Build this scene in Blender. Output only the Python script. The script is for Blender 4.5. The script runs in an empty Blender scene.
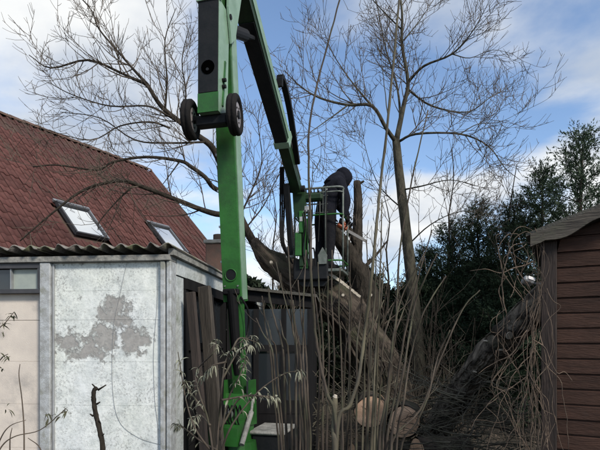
import bpy, bmesh, math, random
import numpy as np
from mathutils import Vector, Matrix, noise as mnoise
R = math.radians
S = bpy.context.scene
COL = S.collection

# ------------------------------------------------------------------ camera
CAMZ = 1.6
cam = bpy.data.cameras.new('camera'); camo = bpy.data.objects.new('camera', cam); COL.objects.link(camo)
cam.sensor_width = 36; cam.lens = 30.0; cam.shift_y = 115/600; cam.clip_end = 2000; cam.clip_start = 0.05
camo.location = (0, 0, CAMZ); camo.rotation_euler = (R(90), 0, 0)
S.camera = camo
def P(px, py, Y): return Vector(((px-300)/500*Y, Y, CAMZ+(340-py)/500*Y))

# ------------------------------------------------------------------ world and sun
SKX, SKY = 9.4, 0.3            # where the clouds drift
SUN_EL, SUN_AZ = 36, 142          # azimuth clockwise from +Y (camera forward)
w = bpy.data.worlds.new('World'); S.world = w; w.use_nodes = True
nt = w.node_tree; nt.nodes.clear()
def N(t, nt=nt, **k):
    n = nt.nodes.new(t)
    for a, b in k.items(): setattr(n, a, b)
    return n
L = nt.links.new
out = N('ShaderNodeOutputWorld'); bg = N('ShaderNodeBackground'); bg.inputs[1].default_value = 0.13
sky = N('ShaderNodeTexSky', sky_type='NISHITA', sun_disc=False)
sky.sun_elevation = R(SUN_EL); sky.sun_rotation = R(SUN_AZ); sky.air_density = 1.0; sky.dust_density = 0.15; sky.ozone_density = 3.0
tc = N('ShaderNodeTexCoord'); sep = N('ShaderNodeSeparateXYZ'); L(tc.outputs['Generated'], sep.inputs[0])
def M(op, a, b=None, c=None):
    n = N('ShaderNodeMath', operation=op)
    for i, v in enumerate((a, b, c)):
        if v is None: continue
        if isinstance(v, (int, float)): n.inputs[i].default_value = v
        else: L(v, n.inputs[i])
    return n.outputs[0]
zz = M('ADD', M('MAXIMUM', sep.outputs[2], 0.0), 0.32)
cmb = N('ShaderNodeCombineXYZ'); L(M('DIVIDE', sep.outputs[0], zz), cmb.inputs[0]); L(M('DIVIDE', sep.outputs[1], zz), cmb.inputs[1])
mp = N('ShaderNodeMapping'); L(cmb.outputs[0], mp.inputs[0]); mp.inputs['Location'].default_value = (SKX, SKY, 0.4); mp.inputs['Scale'].default_value = (1.0, 1.25, 1)
n1 = N('ShaderNodeTexNoise'); n1.inputs['Scale'].default_value = 1.25; n1.inputs['Detail'].default_value = 9; n1.inputs['Roughness'].default_value = 0.52; n1.inputs['Distortion'].default_value = 0.35
L(mp.outputs[0], n1.inputs['Vector'])
cr = N('ShaderNodeValToRGB'); L(n1.outputs[0], cr.inputs[0])
cr.color_ramp.interpolation = 'EASE'
cr.color_ramp.elements[0].position = 0.415; cr.color_ramp.elements[0].color = (0.03,)*3+(1,)
cr.color_ramp.elements[1].position = 0.565; cr.color_ramp.elements[1].color = (0.97,)*3+(1,)
n2 = N('ShaderNodeTexNoise'); n2.inputs['Scale'].default_value = 2.3; n2.inputs['Detail'].default_value = 7; L(mp.outputs[0], n2.inputs['Vector'])
cc = N('ShaderNodeValToRGB'); L(n2.outputs[0], cc.inputs[0])
cc.color_ramp.elements[0].position = 0.38; cc.color_ramp.elements[0].color = (2.6, 2.95, 3.5, 1)
cc.color_ramp.elements[1].position = 0.62; cc.color_ramp.elements[1].color = (4.9, 4.95, 4.9, 1)
mx = N('ShaderNodeMix', data_type='RGBA'); L(cr.outputs[0], mx.inputs[0]); L(sky.outputs[0], mx.inputs[6]); L(cc.outputs[0], mx.inputs[7])
L(mx.outputs[2], bg.inputs[0]); L(bg.outputs[0], out.inputs[0])

sun = bpy.data.lights.new('sun', 'SUN'); suno = bpy.data.objects.new('sun', sun); COL.objects.link(suno)
sun.energy = 2.4; sun.angle = R(11); sun.color = (1, 0.91, 0.80)
sd = Vector((math.sin(R(SUN_AZ))*math.cos(R(SUN_EL)), math.cos(R(SUN_AZ))*math.cos(R(SUN_EL)), math.sin(R(SUN_EL))))
suno.rotation_euler = sd.to_track_quat('Z', 'Y').to_euler(); suno.location = sd*60
S.view_settings.view_transform = 'Standard'; S.view_settings.look = 'None'; S.view_settings.gamma = 1
S.view_settings.exposure = 0.65; S.view_settings.use_curve_mapping = False
S.render.engine = 'CYCLES'

# ------------------------------------------------------------------ materials
def mat(name, col, col2=None, scale=6, rough=0.8, bump=0.0, bscale=None, stretch=(1, 1, 1), metal=0.0, detail=6, lo=0.35, hi=0.65, col3=None, s3=1.5, l3=.5, h3=.62, spec=None, bdist=0.02, rot=None, ov=0.0):
    m = bpy.data.materials.new(name); m.use_nodes = True; t = m.node_tree; b = t.nodes['Principled BSDF']
    b.inputs['Roughness'].default_value = rough; b.inputs['Metallic'].default_value = metal
    if spec is not None: b.inputs['Specular IOR Level'].default_value = spec
    def n(ty): return t.nodes.new(ty)
    tcn = n('ShaderNodeTexCoord'); mpn = n('ShaderNodeMapping'); mpn.inputs['Scale'].default_value = stretch
    if rot:
        m0 = n('ShaderNodeMapping'); m0.inputs['Rotation'].default_value = rot; t.links.new(tcn.outputs['Object'], m0.inputs[0]); t.links.new(m0.outputs[0], mpn.inputs[0])
    else: t.links.new(tcn.outputs['Object'], mpn.inputs[0])
    if col2 is None: col2 = tuple(c*0.72 for c in col)
    nz = n('ShaderNodeTexNoise'); nz.inputs['Scale'].default_value = scale; nz.inputs['Detail'].default_value = detail; nz.inputs['Roughness'].default_value = .62
    t.links.new(mpn.outputs[0], nz.inputs['Vector'])
    rp = n('ShaderNodeValToRGB'); t.links.new(nz.outputs[0], rp.inputs[0])
    rp.color_ramp.elements[0].position = lo; rp.color_ramp.elements[0].color = (*col, 1)
    rp.color_ramp.elements[1].position = hi; rp.color_ramp.elements[1].color = (*col2, 1)
    o = rp.outputs[0]
    if col3 is not None:
        z3 = n('ShaderNodeTexNoise'); z3.inputs['Scale'].default_value = s3; z3.inputs['Detail'].default_value = 8; z3.inputs['Roughness'].default_value = .68
        t.links.new(tcn.outputs['Object'], z3.inputs['Vector'])
        r3 = n('ShaderNodeValToRGB'); t.links.new(z3.outputs[0], r3.inputs[0])
        r3.color_ramp.elements[0].position = l3; r3.color_ramp.elements[1].position = h3
        mm = n('ShaderNodeMix'); mm.data_type = 'RGBA'; t.links.new(r3.outputs[0], mm.inputs[0]); t.links.new(o, mm.inputs[6]); mm.inputs[7].default_value = (*col3, 1)
        o = mm.outputs[2]
    if ov:
        oi = n('ShaderNodeObjectInfo'); mr = n('ShaderNodeMapRange'); mr.inputs[3].default_value = 1-ov; mr.inputs[4].default_value = 1+ov; t.links.new(oi.outputs['Random'], mr.inputs[0])
        hs = n('ShaderNodeHueSaturation'); t.links.new(mr.outputs[0], hs.inputs['Value']); t.links.new(o, hs.inputs['Color']); o = hs.outputs[0]
    t.links.new(o, b.inputs['Base Color'])
    if bump:
        bz = n('ShaderNodeTexNoise'); bz.inputs['Scale'].default_value = bscale or scale*2; bz.inputs['Detail'].default_value = 8
        t.links.new(mpn.outputs[0], bz.inputs['Vector'])
        bn = n('ShaderNodeBump'); bn.inputs['Strength'].default_value = bump; bn.inputs['Distance'].default_value = bdist
        t.links.new(bz.outputs[0], bn.inputs['Height']); t.links.new(bn.outputs[0], b.inputs['Normal'])
    return m

M_soil = mat('soil', (.022, .017, .012), (.045, .035, .022), 14, .95, .8, 20)
BK = dict(bdist=.09, lo=.36, hi=.6, col3=(.05, .055, .033), s3=2.2, l3=.5, h3=.7, spec=.2)
M_bark = mat('willow_bark', (.095, .077, .062), (.022, .018, .015), 9, .95, 1.0, 9, (1, 1, .22), rot=(0, R(40), 0), **BK)
M_barkl = mat('log_bark', (.22, .19, .155), (.035, .03, .025), 12, .95, 1.0, 12, (1, 1, .16), rot=(0, R(-47), 0), **BK)
M_barkg = mat('green_grey_bark', (.085, .08, .058), (.03, .028, .022), 9, .9, .9, 18, (1, 1, .4), bdist=.04, spec=.2)
M_barkd = mat('dark_bark', (.05, .042, .034), (.018, .016, .013), 12, .95, 1.0, 16, (1, 1, .4), bdist=.05, spec=.15)
M_twig = mat('twig_bark', (.11, .086, .064), (.055, .044, .034), 8, .9)
M_stem = mat('shoot_bark', (.095, .078, .062), (.036, .03, .026), 11, .85, .3, 30, (1, 1, .35), col3=(.075, .075, .05), s3=3, spec=.2)
M_stemg = mat('olive_shoot_bark', (.105, .095, .06), (.05, .043, .032), 10, .8, .3, 30, (1, 1, .4))
M_vine = mat('dead_vine', (.15, .11, .08), (.05, .038, .03), 10, .9, .3, 40)
M_brush = mat('brushwood', (.105, .096, .068), (.022, .019, .015), 5, .9)
M_cut = mat('fresh_cut_wood', (.5, .32, .2), (.36, .21, .12), 9, .8, .3, 40)
M_cutp = mat('pale_cut_wood', (.48, .44, .37), (.32, .28, .22), 14, .8)
M_con = mat('conifer_green', (.016, .032, .017), (.034, .054, .026), 3, .75, spec=.25)
M_con2 = mat('conifer_light_green', (.03, .054, .032), (.052, .078, .044), 3, .75, spec=.25)
M_hedge = mat('hedge_green', (.018, .03, .018), (.03, .042, .024), 3, .8, spec=.2)
M_tile = mat('clay_tile', (.105, .042, .037), (.07, .034, .031), 2.2, .8, .2, 40, col3=(.085, .06, .048), s3=1.6, l3=.5, h3=.72, ov=.22, spec=.25)
M_ridge = mat('weathered_ridge_tile', (.11, .06, .045), (.07, .05, .04), 5, .85, .3)
M_house = mat('house_render', (.5, .47, .42), (.42, .4, .36), 4, .9)
M_frame = mat('dark_window_metal', (.035, .037, .042), (.055, .055, .06), 10, .5)
M_alu = mat('skylight_trim', (.3, .31, .32), (.22, .22, .23), 10, .4, metal=.6)
M_cream = mat('cream_wall', (.64, .58, .51), (.54, .49, .44), 5, .9, .3, 120, bdist=.006, col3=(.33, .31, .29), s3=2.6, l3=.52, h3=.74)
M_conc = mat('pale_concrete', (.44, .47, .49), (.27, .28, .28), 16, .9, .5, 110, bdist=.008, col3=(.22, .23, .2), s3=7, l3=.52, h3=.66)
M_concd = mat('grimy_concrete', (.3, .3, .28), (.15, .15, .14), 9, .95, .6, 30)
M_fibre = mat('fibre_cement_sheet', (.23, .215, .2), (.1, .095, .085), 8, .95, .5, 40, col3=(.12, .13, .075), s3=5)
M_plast = mat('whitewashed_side', (.52, .56, .57), (.36, .39, .38), 6, .9, .5, 25, col3=(.17, .2, .15), s3=3.2, l3=.55, h3=.68)
M_timb = mat('dark_timber', (.018, .018, .019), (.010, .010, .011), 5, .9, .4, 20, (1, 1, .2), spec=.08)
M_plank = mat('old_plank', (.075, .064, .052), (.036, .031, .026), 8, .9, .5, 26, (4, 4, .35))
M_plank2 = mat('brown_plank', (.05, .037, .031), (.028, .022, .019), 8, .9, .5, 26, (4, 4, .35))
M_shed = mat('shed_stain', (.06, .031, .022), (.034, .018, .013), 4, .75, .45, 18, (1.0, 1.0, 8), spec=.25, ov=.16, col3=(.042, .03, .026), s3=5, l3=.6, h3=.75)
M_shedp = mat('shed_post_stain', (.036, .024, .02), (.02, .014, .012), 6, .8, .4, 18, (6, 6, .6))
M_barge = mat('weathered_bargeboard', (.095, .083, .068), (.038, .033, .028), 6, .9, .5, 22, (.6, 5, 5), col3=(.07, .07, .05), s3=6)
M_felt = mat('roof_felt', (.09, .085, .07), (.05, .05, .045), 20, .95, .5, 60)
M_green = mat('green_paint', (.026, .135, .024), (.018, .09, .018), 3, .42, .08, 30, col3=(.022, .05, .02), s3=3, l3=.46, h3=.75, spec=.35)
M_greend = mat('dark_green_paint', (.018, .05, .02), (.012, .026, .013), 4, .5, .08, 30, spec=.25)  # darker tone of the green paint
M_greenp = mat('lit_green_paint', (.22, .34, .25), (.15, .25, .17), 4, .35, .05, 30, col3=(.10, .2, .12), s3=5, l3=.55, h3=.75)  # paler green: sky sheen on the right faces is put into the colour
M_black = mat('black_panel', (.010, .012, .014), (.016, .017, .019), 9, .6, .1, 40, spec=.15)
M_rub = mat('rubber', (.010, .010, .011), (.018, .017, .017), 12, .9, .2, 60, spec=.12)
M_hose = mat('black_hose', (.008, .008, .009), None, 12, .6, spec=.2)
M_steel = mat('steel', (.4, .41, .42), (.28, .28, .28), 12, .4, metal=.7)
M_galv = mat('galvanised_grey', (.34, .36, .37), (.24, .25, .26), 9, .55, metal=.3)
M_rim = mat('wheel_rim', (.36, .33, .34), (.22, .2, .2), 10, .5, metal=.3)
M_cloth = mat('navy_hoodie_cloth', (.008, .009, .014), (.013, .014, .02), 30, .95, .4, 60, spec=.1)
M_trou = mat('dark_trousers', (.009, .010, .013), (.015, .015, .018), 20, .95, .4, 50, spec=.1)
M_skin = mat('skin', (.45, .28, .2), None, 20, .6)
M_rail = mat('dull_cage_rail', (.16, .18, .17), (.08, .10, .085), 12, .6, metal=.2)
M_bar = mat('saw_bar', (.12, .12, .12), None, 12, .5, metal=.5)
M_print = mat('white_print', (.4, .42, .45), None, 30, .9)
M_orange = mat('orange_plastic', (.32, .07, .02), (.22, .05, .018), 10, .45)
M_leafp = mat('withered_leaf', (.27, .28, .21), (.12, .12, .085), 20, .8)
M_leafd = mat('dark_leaf', (.05, .06, .035), (.085, .08, .045), 20, .8)

def glass_mat(name, col, rough, metal=.0):
    m = bpy.data.materials.new(name); m.use_nodes = True; t = m.node_tree; b = t.nodes['Principled BSDF']
    b.inputs['Base Color'].default_value = (*col, 1); b.inputs['Roughness'].default_value = rough; b.inputs['Metallic'].default_value = metal
    b.inputs['Specular IOR Level'].default_value = .8
    tcn = t.nodes.new('ShaderNodeTexCoord'); nz = t.nodes.new('ShaderNodeTexNoise'); nz.inputs['Scale'].default_value = 3
    t.links.new(tcn.outputs['Object'], nz.inputs['Vector']); bn = t.nodes.new('ShaderNodeBump'); bn.inputs['Strength'].default_value = .04; bn.inputs['Distance'].default_value = .05
    t.links.new(nz.outputs[0], bn.inputs['Height']); t.links.new(bn.outputs[0], b.inputs['Normal'])
    return m
M_glass = glass_mat('dark_glass', (.02, .025, .03), .06)
M_glassb = glass_mat('bluish_dark_glass', (.012, .016, .02), .25)
M_sky = glass_mat('skylight_glass', (.92, .94, .95), .05, 1.0)

def peel_mat():
    m = bpy.data.materials.new('peeling_white_paint'); m.use_nodes = True; t = m.node_tree; b = t.nodes['Principled BSDF']; b.inputs['Roughness'].default_value = .85
    n = t.nodes.new; l = t.links.new
    tcn = n('ShaderNodeTexCoord')
    def noise(sc, det=8, ro=.6, loc=(0, 0, 0)):
        mpn = n('ShaderNodeMapping'); mpn.inputs['Location'].default_value = loc; l(tcn.outputs['Object'], mpn.inputs[0])
        z = n('ShaderNodeTexNoise'); z.inputs['Scale'].default_value = sc; z.inputs['Detail'].default_value = det; z.inputs['Roughness'].default_value = ro; l(mpn.outputs[0], z.inputs['Vector']); return z.outputs[0]
    def ma(op, a, bb, clamp=False):
        k = n('ShaderNodeMath'); k.operation = op; k.use_clamp = clamp
        for i, v in enumerate((a, bb)):
            if isinstance(v, (int, float)): k.inputs[i].default_value = v
            else: l(v, k.inputs[i])
        return k.outputs[0]
    def ramp(v, p0, p1, c0=(0, 0, 0), c1=(1, 1, 1)):
        r = n('ShaderNodeValToRGB'); l(v, r.inputs[0]); r.color_ramp.elements[0].position = p0; r.color_ramp.elements[1].position = p1
        r.color_ramp.elements[0].color = (*c0, 1); r.color_ramp.elements[1].color = (*c1, 1); return r.outputs[0]
    blob = None
    for (cx, cz, rx, rz) in ((-.90, 1.56, .18, .15), (-.60, 1.62, .15, .20), (-.52, 1.82, .2, .17), (-.33, 1.60, .17, .14), (-.72, 1.5, .2, .1)):
        mpn = n('ShaderNodeMapping'); mpn.vector_type = 'POINT'
        mpn.inputs['Location'].default_value = (-cx/rx, 0, -cz/rz); mpn.inputs['Scale'].default_value = (1/rx, 0, 1/rz); l(tcn.outputs['Object'], mpn.inputs[0])
        vl = n('ShaderNodeVectorMath'); vl.operation = 'LENGTH'; l(mpn.outputs[0], vl.inputs[0])
        f = ma('SUBTRACT', 1.35, vl.outputs['Value'], True)
        blob = f if blob is None else ma('MAXIMUM', blob, f)
    nA = noise(9, 12, .75)
    mask = ramp(ma('ADD', nA, ma('MULTIPLY', blob, .24)), .615, .70)
    fleck = ramp(noise(60, 6, .75, (3, 1, 2)), .50, .60)
    flk = ma('MULTIPLY', fleck, ramp(noise(3.1, 8, .7, (9, 2, 1)), .34, .62))
    tint = ramp(noise(1.7, 5, .6, (5, 5, 1)), .35, .68, (.76, .80, .81), (.74, .78, .73))
    dirt = ramp(noise(6, 10, .78, (1, 7, 3)), .40, .72, (1, 1, 1), (.56, .59, .60))
    mul = n('ShaderNodeMix'); mul.data_type = 'RGBA'; mul.blend_type = 'MULTIPLY'; mul.inputs[0].default_value = 1; l(tint, mul.inputs[6]); l(dirt, mul.inputs[7])
    grey = ramp(noise(22, 6), .35, .65, (.28, .275, .265), (.37, .365, .35))
    m1 = n('ShaderNodeMix'); m1.data_type = 'RGBA'; l(mask, m1.inputs[0]); l(mul.outputs[2], m1.inputs[6]); l(grey, m1.inputs[7])
    m2 = n('ShaderNodeMix'); m2.data_type = 'RGBA'; l(ma('MULTIPLY', flk, .85), m2.inputs[0]); l(m1.outputs[2], m2.inputs[6]); m2.inputs[7].default_value = (.25, .26, .26, 1)
    l(m2.outputs[2], b.inputs['Base Color'])
    h = ma('SUBTRACT', ma('MULTIPLY', noise(55, 6), .35), ma('MULTIPLY', mask, .6))
    bn = n('ShaderNodeBump'); bn.inputs['Strength'].default_value = .8; bn.inputs['Distance'].default_value = .012; l(h, bn.inputs['Height']); l(bn.outputs[0], b.inputs['Normal'])
    return m
M_peel = peel_mat()

def ring_mat(cx=0, cz=.2, r0=.2):
    m = bpy.data.materials.new('log_end_grain'); m.use_nodes = True; t = m.node_tree; b = t.nodes['Principled BSDF']; b.inputs['Roughness'].default_value = .8
    n = t.nodes.new; l = t.links.new
    tcn = n('ShaderNodeTexCoord'); nz = n('ShaderNodeTexNoise'); nz.inputs['Scale'].default_value = 5; nz.inputs['Detail'].default_value = 6; l(tcn.outputs['Object'], nz.inputs['Vector'])
    r = n('ShaderNodeValToRGB'); l(nz.outputs[0], r.inputs[0]); r.color_ramp.elements[0].position = .35; r.color_ramp.elements[1].position = .66
    r.color_ramp.elements[0].color = (.70, .47, .32, 1); r.color_ramp.elements[1].color = (.53, .32, .2, 1); 
    mpn = n('ShaderNodeMapping'); mpn.inputs['Location'].default_value = (-cx, 0, -cz); mpn.inputs['Scale'].default_value = (1, 0, 1); l(tcn.outputs['Object'], mpn.inputs[0])
    z2 = n('ShaderNodeTexNoise'); z2.inputs['Scale'].default_value = 9; z2.inputs['Detail'].default_value = 5; l(tcn.outputs['Object'], z2.inputs['Vector'])
    ln = n('ShaderNodeVectorMath'); ln.operation = 'LENGTH'; l(mpn.outputs[0], ln.inputs[0])
    md = n('ShaderNodeMath'); md.operation = 'MULTIPLY_ADD'; l(z2.outputs[0], md.inputs[0]); md.inputs[1].default_value = .07; l(ln.outputs['Value'], md.inputs[2])
    sn = n('ShaderNodeMath'); sn.operation = 'SINE'; mq = n('ShaderNodeMath'); mq.operation = 'MULTIPLY'; l(md.outputs[0], mq.inputs[0]); mq.inputs[1].default_value = 420; l(mq.outputs[0], sn.inputs[0])
    rr = n('ShaderNodeMapRange'); l(sn.outputs[0], rr.inputs[0]); rr.inputs[1].default_value = -1; rr.inputs[3].default_value = .78; rr.inputs[4].default_value = 1.06
    ht = n('ShaderNodeMapRange'); l(md.outputs[0], ht.inputs[0]); ht.inputs[1].default_value = r0*.35+.035; ht.inputs[2].default_value = r0*.62+.035; ht.inputs[3].default_value = .72; ht.inputs[4].default_value = 1.05
    mm = n('ShaderNodeMath'); mm.operation = 'MULTIPLY'; l(rr.outputs[0], mm.inputs[0]); l(ht.outputs[0], mm.inputs[1])
    hs = n('ShaderNodeHueSaturation'); l(r.outputs[0], hs.inputs['Color']); l(mm.outputs[0], hs.inputs['Value']); l(hs.outputs[0], b.inputs['Base Color'])
    wv = n('ShaderNodeTexNoise'); wv.inputs['Scale'].default_value = 60; l(tcn.outputs['Object'], wv.inputs['Vector'])
    bn = n('ShaderNodeBump'); bn.inputs['Strength'].default_value = .3; bn.inputs['Distance'].default_value = .01; l(wv.outputs[0], bn.inputs['Height']); l(bn.outputs[0], b.inputs['Normal'])
    return m
M_ring = ring_mat()

# ------------------------------------------------------------------ helpers
ORG = {}
def tag(o, label=None, cat=None, group=None, kind=None):
    if label: o['label'] = label
    if cat: o['category'] = cat
    if group: o['group'] = group
    if kind: o['kind'] = kind
    return o
def empty(name, loc, rz=0, local=False):
    o = bpy.data.objects.new(name, None); COL.objects.link(o); o.location = loc; o.rotation_euler = (0, 0, rz); o.empty_display_size = .1
    ORG[o.name] = Vector((0, 0, 0)) if local else Vector(loc)
    return o
class MB:
    def __init__(s): s.v = []; s.f = []; s.m = []
    def add(s, vs, fs, mi=0):
        b = len(s.v); s.v.extend([tuple(v) for v in vs]); s.f.extend([tuple(i+b for i in f) for f in fs]); s.m.extend([mi]*len(fs))
    def tube(s, pts, rads, n=6, cap=True, mi=0, rough=0.0, rng=None, capmi=None):
        k = len(pts)
        if k < 2: return
        pts = [Vector(p) for p in pts]
        t0 = (pts[1]-pts[0]).normalized()
        a = Vector((0, 0, 1)) if abs(t0.z) < .9 else Vector((1, 0, 0))
        u = t0.cross(a).normalized(); vs = []
        for i in range(k):
            t = (pts[min(i+1, k-1)]-pts[max(i-1, 0)])
            if t.length < 1e-9: t = t0.copy()
            t.normalize()
            u = (u-t*u.dot(t))
            if u.length < 1e-6: u = t.orthogonal()
            u.normalize(); v = t.cross(u); r = rads[i]
            for j in range(n):
                an = 2*math.pi*j/n; rr = r
                if rough: rr = r*(1+rough*mnoise.noise(Vector((math.cos(an)*1.7+pts[i].x*2.2, math.sin(an)*1.7+pts[i].y*2.2, pts[i].z*2.2)))+rough*.6*mnoise.noise(Vector((math.cos(an)*5+7, math.sin(an)*5, i*.55))))
                vs.append(pts[i]+u*(math.cos(an)*rr)+v*(math.sin(an)*rr))
        fs = []
        for i in range(k-1):
            for j in range(n):
                j2 = (j+1) % n
                fs.append((i*n+j, i*n+j2, (i+1)*n+j2, (i+1)*n+j))
        s.add(vs, fs, mi)
        if cap:
            b = len(s.v)-len(vs)
            s.f.append(tuple(b+j for j in reversed(range(n)))); s.m.append(mi if capmi is None else capmi)
            s.f.append(tuple(b+(k-1)*n+j for j in range(n))); s.m.append(mi if capmi is None else capmi)
    def box(s, c, d, rot=None, mi=0, bev=0.0):
        c = Vector(c); dx, dy, dz = d[0]/2, d[1]/2, d[2]/2
        M3 = rot.to_matrix() if rot is not None and not isinstance(rot, Matrix) else (rot or Matrix.Identity(3))
        if bev <= 0:
            vs = [c+M3 @ Vector((x*dx, y*dy, z*dz)) for x, y, z in ((-1,-1,-1),(1,-1,-1),(1,1,-1),(-1,1,-1),(-1,-1,1),(1,-1,1),(1,1,1),(-1,1,1))]
            s.add(vs, [(3,2,1,0),(4,5,6,7),(0,1,5,4),(1,2,6,5),(2,3,7,6),(3,0,4,7)], mi)
        else:
            bm = bmesh.new(); bmesh.ops.create_cube(bm, size=1)
            for v in bm.verts: v.co = Vector((v.co.x*2*dx, v.co.y*2*dy, v.co.z*2*dz))
            bmesh.ops.bevel(bm, geom=bm.edges[:], offset=bev, segments=1, affect='EDGES')
            bm.verts.index_update()
            s.add([c+M3 @ v.co for v in bm.verts], [[v.index for v in f.verts] for f in bm.faces], mi); bm.free()
    def prism(s, poly, axis_off, mi=0):
        # poly: list of Vectors (planar outline), extruded by axis_off
        n = len(poly); off = Vector(axis_off)
        vs = [Vector(p) for p in poly]+[Vector(p)+off for p in poly]
        s.add(vs, [tuple(reversed(range(n))), tuple(range(n, 2*n))]+[(i, (i+1) % n, n+(i+1) % n, n+i) for i in range(n)], mi)
    def build(s, name, mats, parent=None, smooth=False, fixn=False):
        me = bpy.data.meshes.new(name); org = Vector((0, 0, 0)); o = bpy.data.objects.new(name, me); COL.objects.link(o)
        if parent is not None: org = ORG[parent.name]; o.parent = parent
        ORG[o.name] = org.copy()
        me.from_pydata([(v[0]-org.x, v[1]-org.y, v[2]-org.z) for v in s.v], [], s.f)
        mats = mats if isinstance(mats, (list, tuple)) else [mats]
        for m in mats: me.materials.append(m)
        if len(mats) > 1: me.polygons.foreach_set('material_index', s.m)
        if fixn:
            bm = bmesh.new(); bm.from_mesh(me); bmesh.ops.recalc_face_normals(bm, faces=bm.faces[:]); bm.to_mesh(me); bm.free()
        if smooth: me.polygons.foreach_set('use_smooth', [True]*len(me.polygons))
        me.update(); return o
    def thing(s, name, mats, base, label, cat, group=None, kind=None, smooth=False, fixn=False):
        o = s.build(name, mats, None, smooth, fixn); base = Vector(base)
        for v in o.data.vertices: v.co -= base
        o.location = base; ORG[o.name] = base
        return tag(o, label, cat, group, kind)
def curve_pts(pts, n=4):
    pts = [Vector(p) for p in pts]
    if len(pts) < 3: 
        return [pts[0].lerp(pts[1], i/n) for i in range(n+1)]
    q = [pts[0]*2-pts[1]]+pts+[pts[-1]*2-pts[-2]]; o = []
    for i in range(1, len(q)-2):
        for k in range(n):
            t = k/n; a, b, c, d = q[i-1], q[i], q[i+1], q[i+2]
            o.append(.5*((2*b)+(c-a)*t+(2*a-5*b+4*c-d)*t*t+(3*b-a-3*c+d)*t**3))
    o.append(pts[-1]); return o
def rvec(rng):
    while True:
        v = Vector((rng.uniform(-1, 1), rng.uniform(-1, 1), rng.uniform(-1, 1)))
        if .05 < v.length < 1: return v.normalized()
def plen(p): return sum((p[i+1]-p[i]).length for i in range(len(p)-1))
def grow(p0, d, L_, k, rng, wander=.18, up=.06):
    pts = [Vector(p0)]; d = d.normalized()
    for i in range(k):
        d = (d+rvec(rng)*wander+Vector((0, 0, up))).normalized(); pts.append(pts[-1]+d*(L_/k))
    return pts
def twigs(mb, path, rads, rng, lv, dens, lens, ang=(35, 65), up=.07, rmin=.003, t0=.12, rk=.55, mi=0, wander=.115, flat=1.0):
    n = max(1, int(dens[0]*plen(path)+rng.random())); m = len(path)-1
    for _ in range(n):
        t = t0+(1-t0)*rng.random(); f = t*m; i = min(int(f), m-1); fr = f-i
        p = path[i].lerp(path[i+1], fr); tg = (path[i+1]-path[i]).normalized(); r = rads[i]*(1-fr)+rads[i+1]*fr
        pr = rvec(rng); pr.y *= flat; pr = pr-tg*pr.dot(tg)
        if pr.length < 1e-3: continue
        pr.normalize(); a = R(rng.uniform(*ang)); d = tg*math.cos(a)+pr*math.sin(a)+Vector((0, 0, .12))
        L_ = rng.uniform(*lens[0])*(1-.35*t); k = 6 if lv > 1 else 4
        q = grow(p, d, L_, k, rng, wander, up)
        r0 = max(rmin*1.25, min(r*rk, rmin*1.2+L_*.0095)); rr = [r0+(rmin*.75-r0)*(j/k)**.8 for j in range(k+1)]
        mb.tube(q, rr, 4 if lv > 1 else 3, False, mi)
        if lv > 1: twigs(mb, q, rr, rng, lv-1, dens[1:], lens[1:], ang, up, rmin, .1, .7, mi, wander, flat)
def limb_px(pxs, Ys, n=4): return curve_pts([P(x, y, Y) for (x, y), Y in zip(pxs, Ys)], n)
def taper(a, b, n, pw=1.0): return [a+(b-a)*(i/(n-1))**pw for i in range(n)]

# ------------------------------------------------------------------ ground
rng = random.Random(3)
mb = MB(); n = 60; ext = 160
xs = [math.copysign(abs(t)**2.6, t)*ext for t in np.linspace(-1, 1, n)]
for y in xs:
    for x in xs:
        d = math.hypot(x, y-6); a = min(1, 12/(d+1e-3))
        mb.v.append((x, y+20, .06*a*mnoise.noise(Vector((x*.9, y*.9, 0)))-.02))
mb.f = [(j*n+i, j*n+i+1, (j+1)*n+i+1, (j+1)*n+i) for j in range(n-1) for i in range(n-1)]; mb.m = [0]*len(mb.f)
tag(mb.build('ground', M_soil, smooth=True), kind='structure')

# ------------------------------------------------------------------ red roofed house
HA = R(-31); house = empty('house', (-4.8, 16, 0), HA, True)
tag(house, 'house with a red clay tile roof and two skylights beyond the garage', 'house')
HM = Matrix.Translation((-4.8, 16, 0)) @ Matrix.Rotation(HA, 4, 'Z'); HI = HM.inverted()
PT = R(46.5); RZ = 7.0; HL = 8.2; SL = 6.0     # slope length
cp, sp = math.cos(PT), math.sin(PT)
def roof_sy(px, py):
    o = HI @ Vector((0, 0, CAMZ)); d = HI.to_3x3() @ Vector(((px-300)/500, 1, (340-py)/500)); nn = Vector((sp, 0, cp)); p0 = Vector((0, 0, RZ))
    k = (p0-o).dot(nn)/d.dot(nn); q = o+d*k
    return (q.x/cp, q.y)
def slope_pt(s, y, h=0): return Vector((s*cp+h*sp, y, RZ-s*sp+h*cp))
WX = 3.75; wz = RZ-WX/cp*sp-.25
mb = MB()
for (c, d) in (((WX-.12, -HL/2, wz/2), (.24, HL-.5, wz)), ((-WX+.12, -HL/2, wz/2), (.24, HL-.5, wz))): mb.box(c, d)
for yy in (-.37, -HL+.37):
    mb.prism([(-WX+.24, yy-.12, 0), (WX-.24, yy-.12, 0), (WX-.24, yy-.12, wz), (0, yy-.12, RZ-.35), (-WX+.24, yy-.12, wz)], (0, .24, 0))
mb.build('wall', M_house, house, fixn=True)
mb = MB()
for sg in (1, -1):
    mb.prism([(0, -HL, RZ-.12), (sg*SL*cp, -HL, RZ-.12-SL*sp), (sg*SL*cp, -HL, RZ-.03-SL*sp), (0, -HL, RZ-.03)], (0, HL, 0))
roof = mb.build('roof', M_ridge, house, fixn=True)
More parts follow.
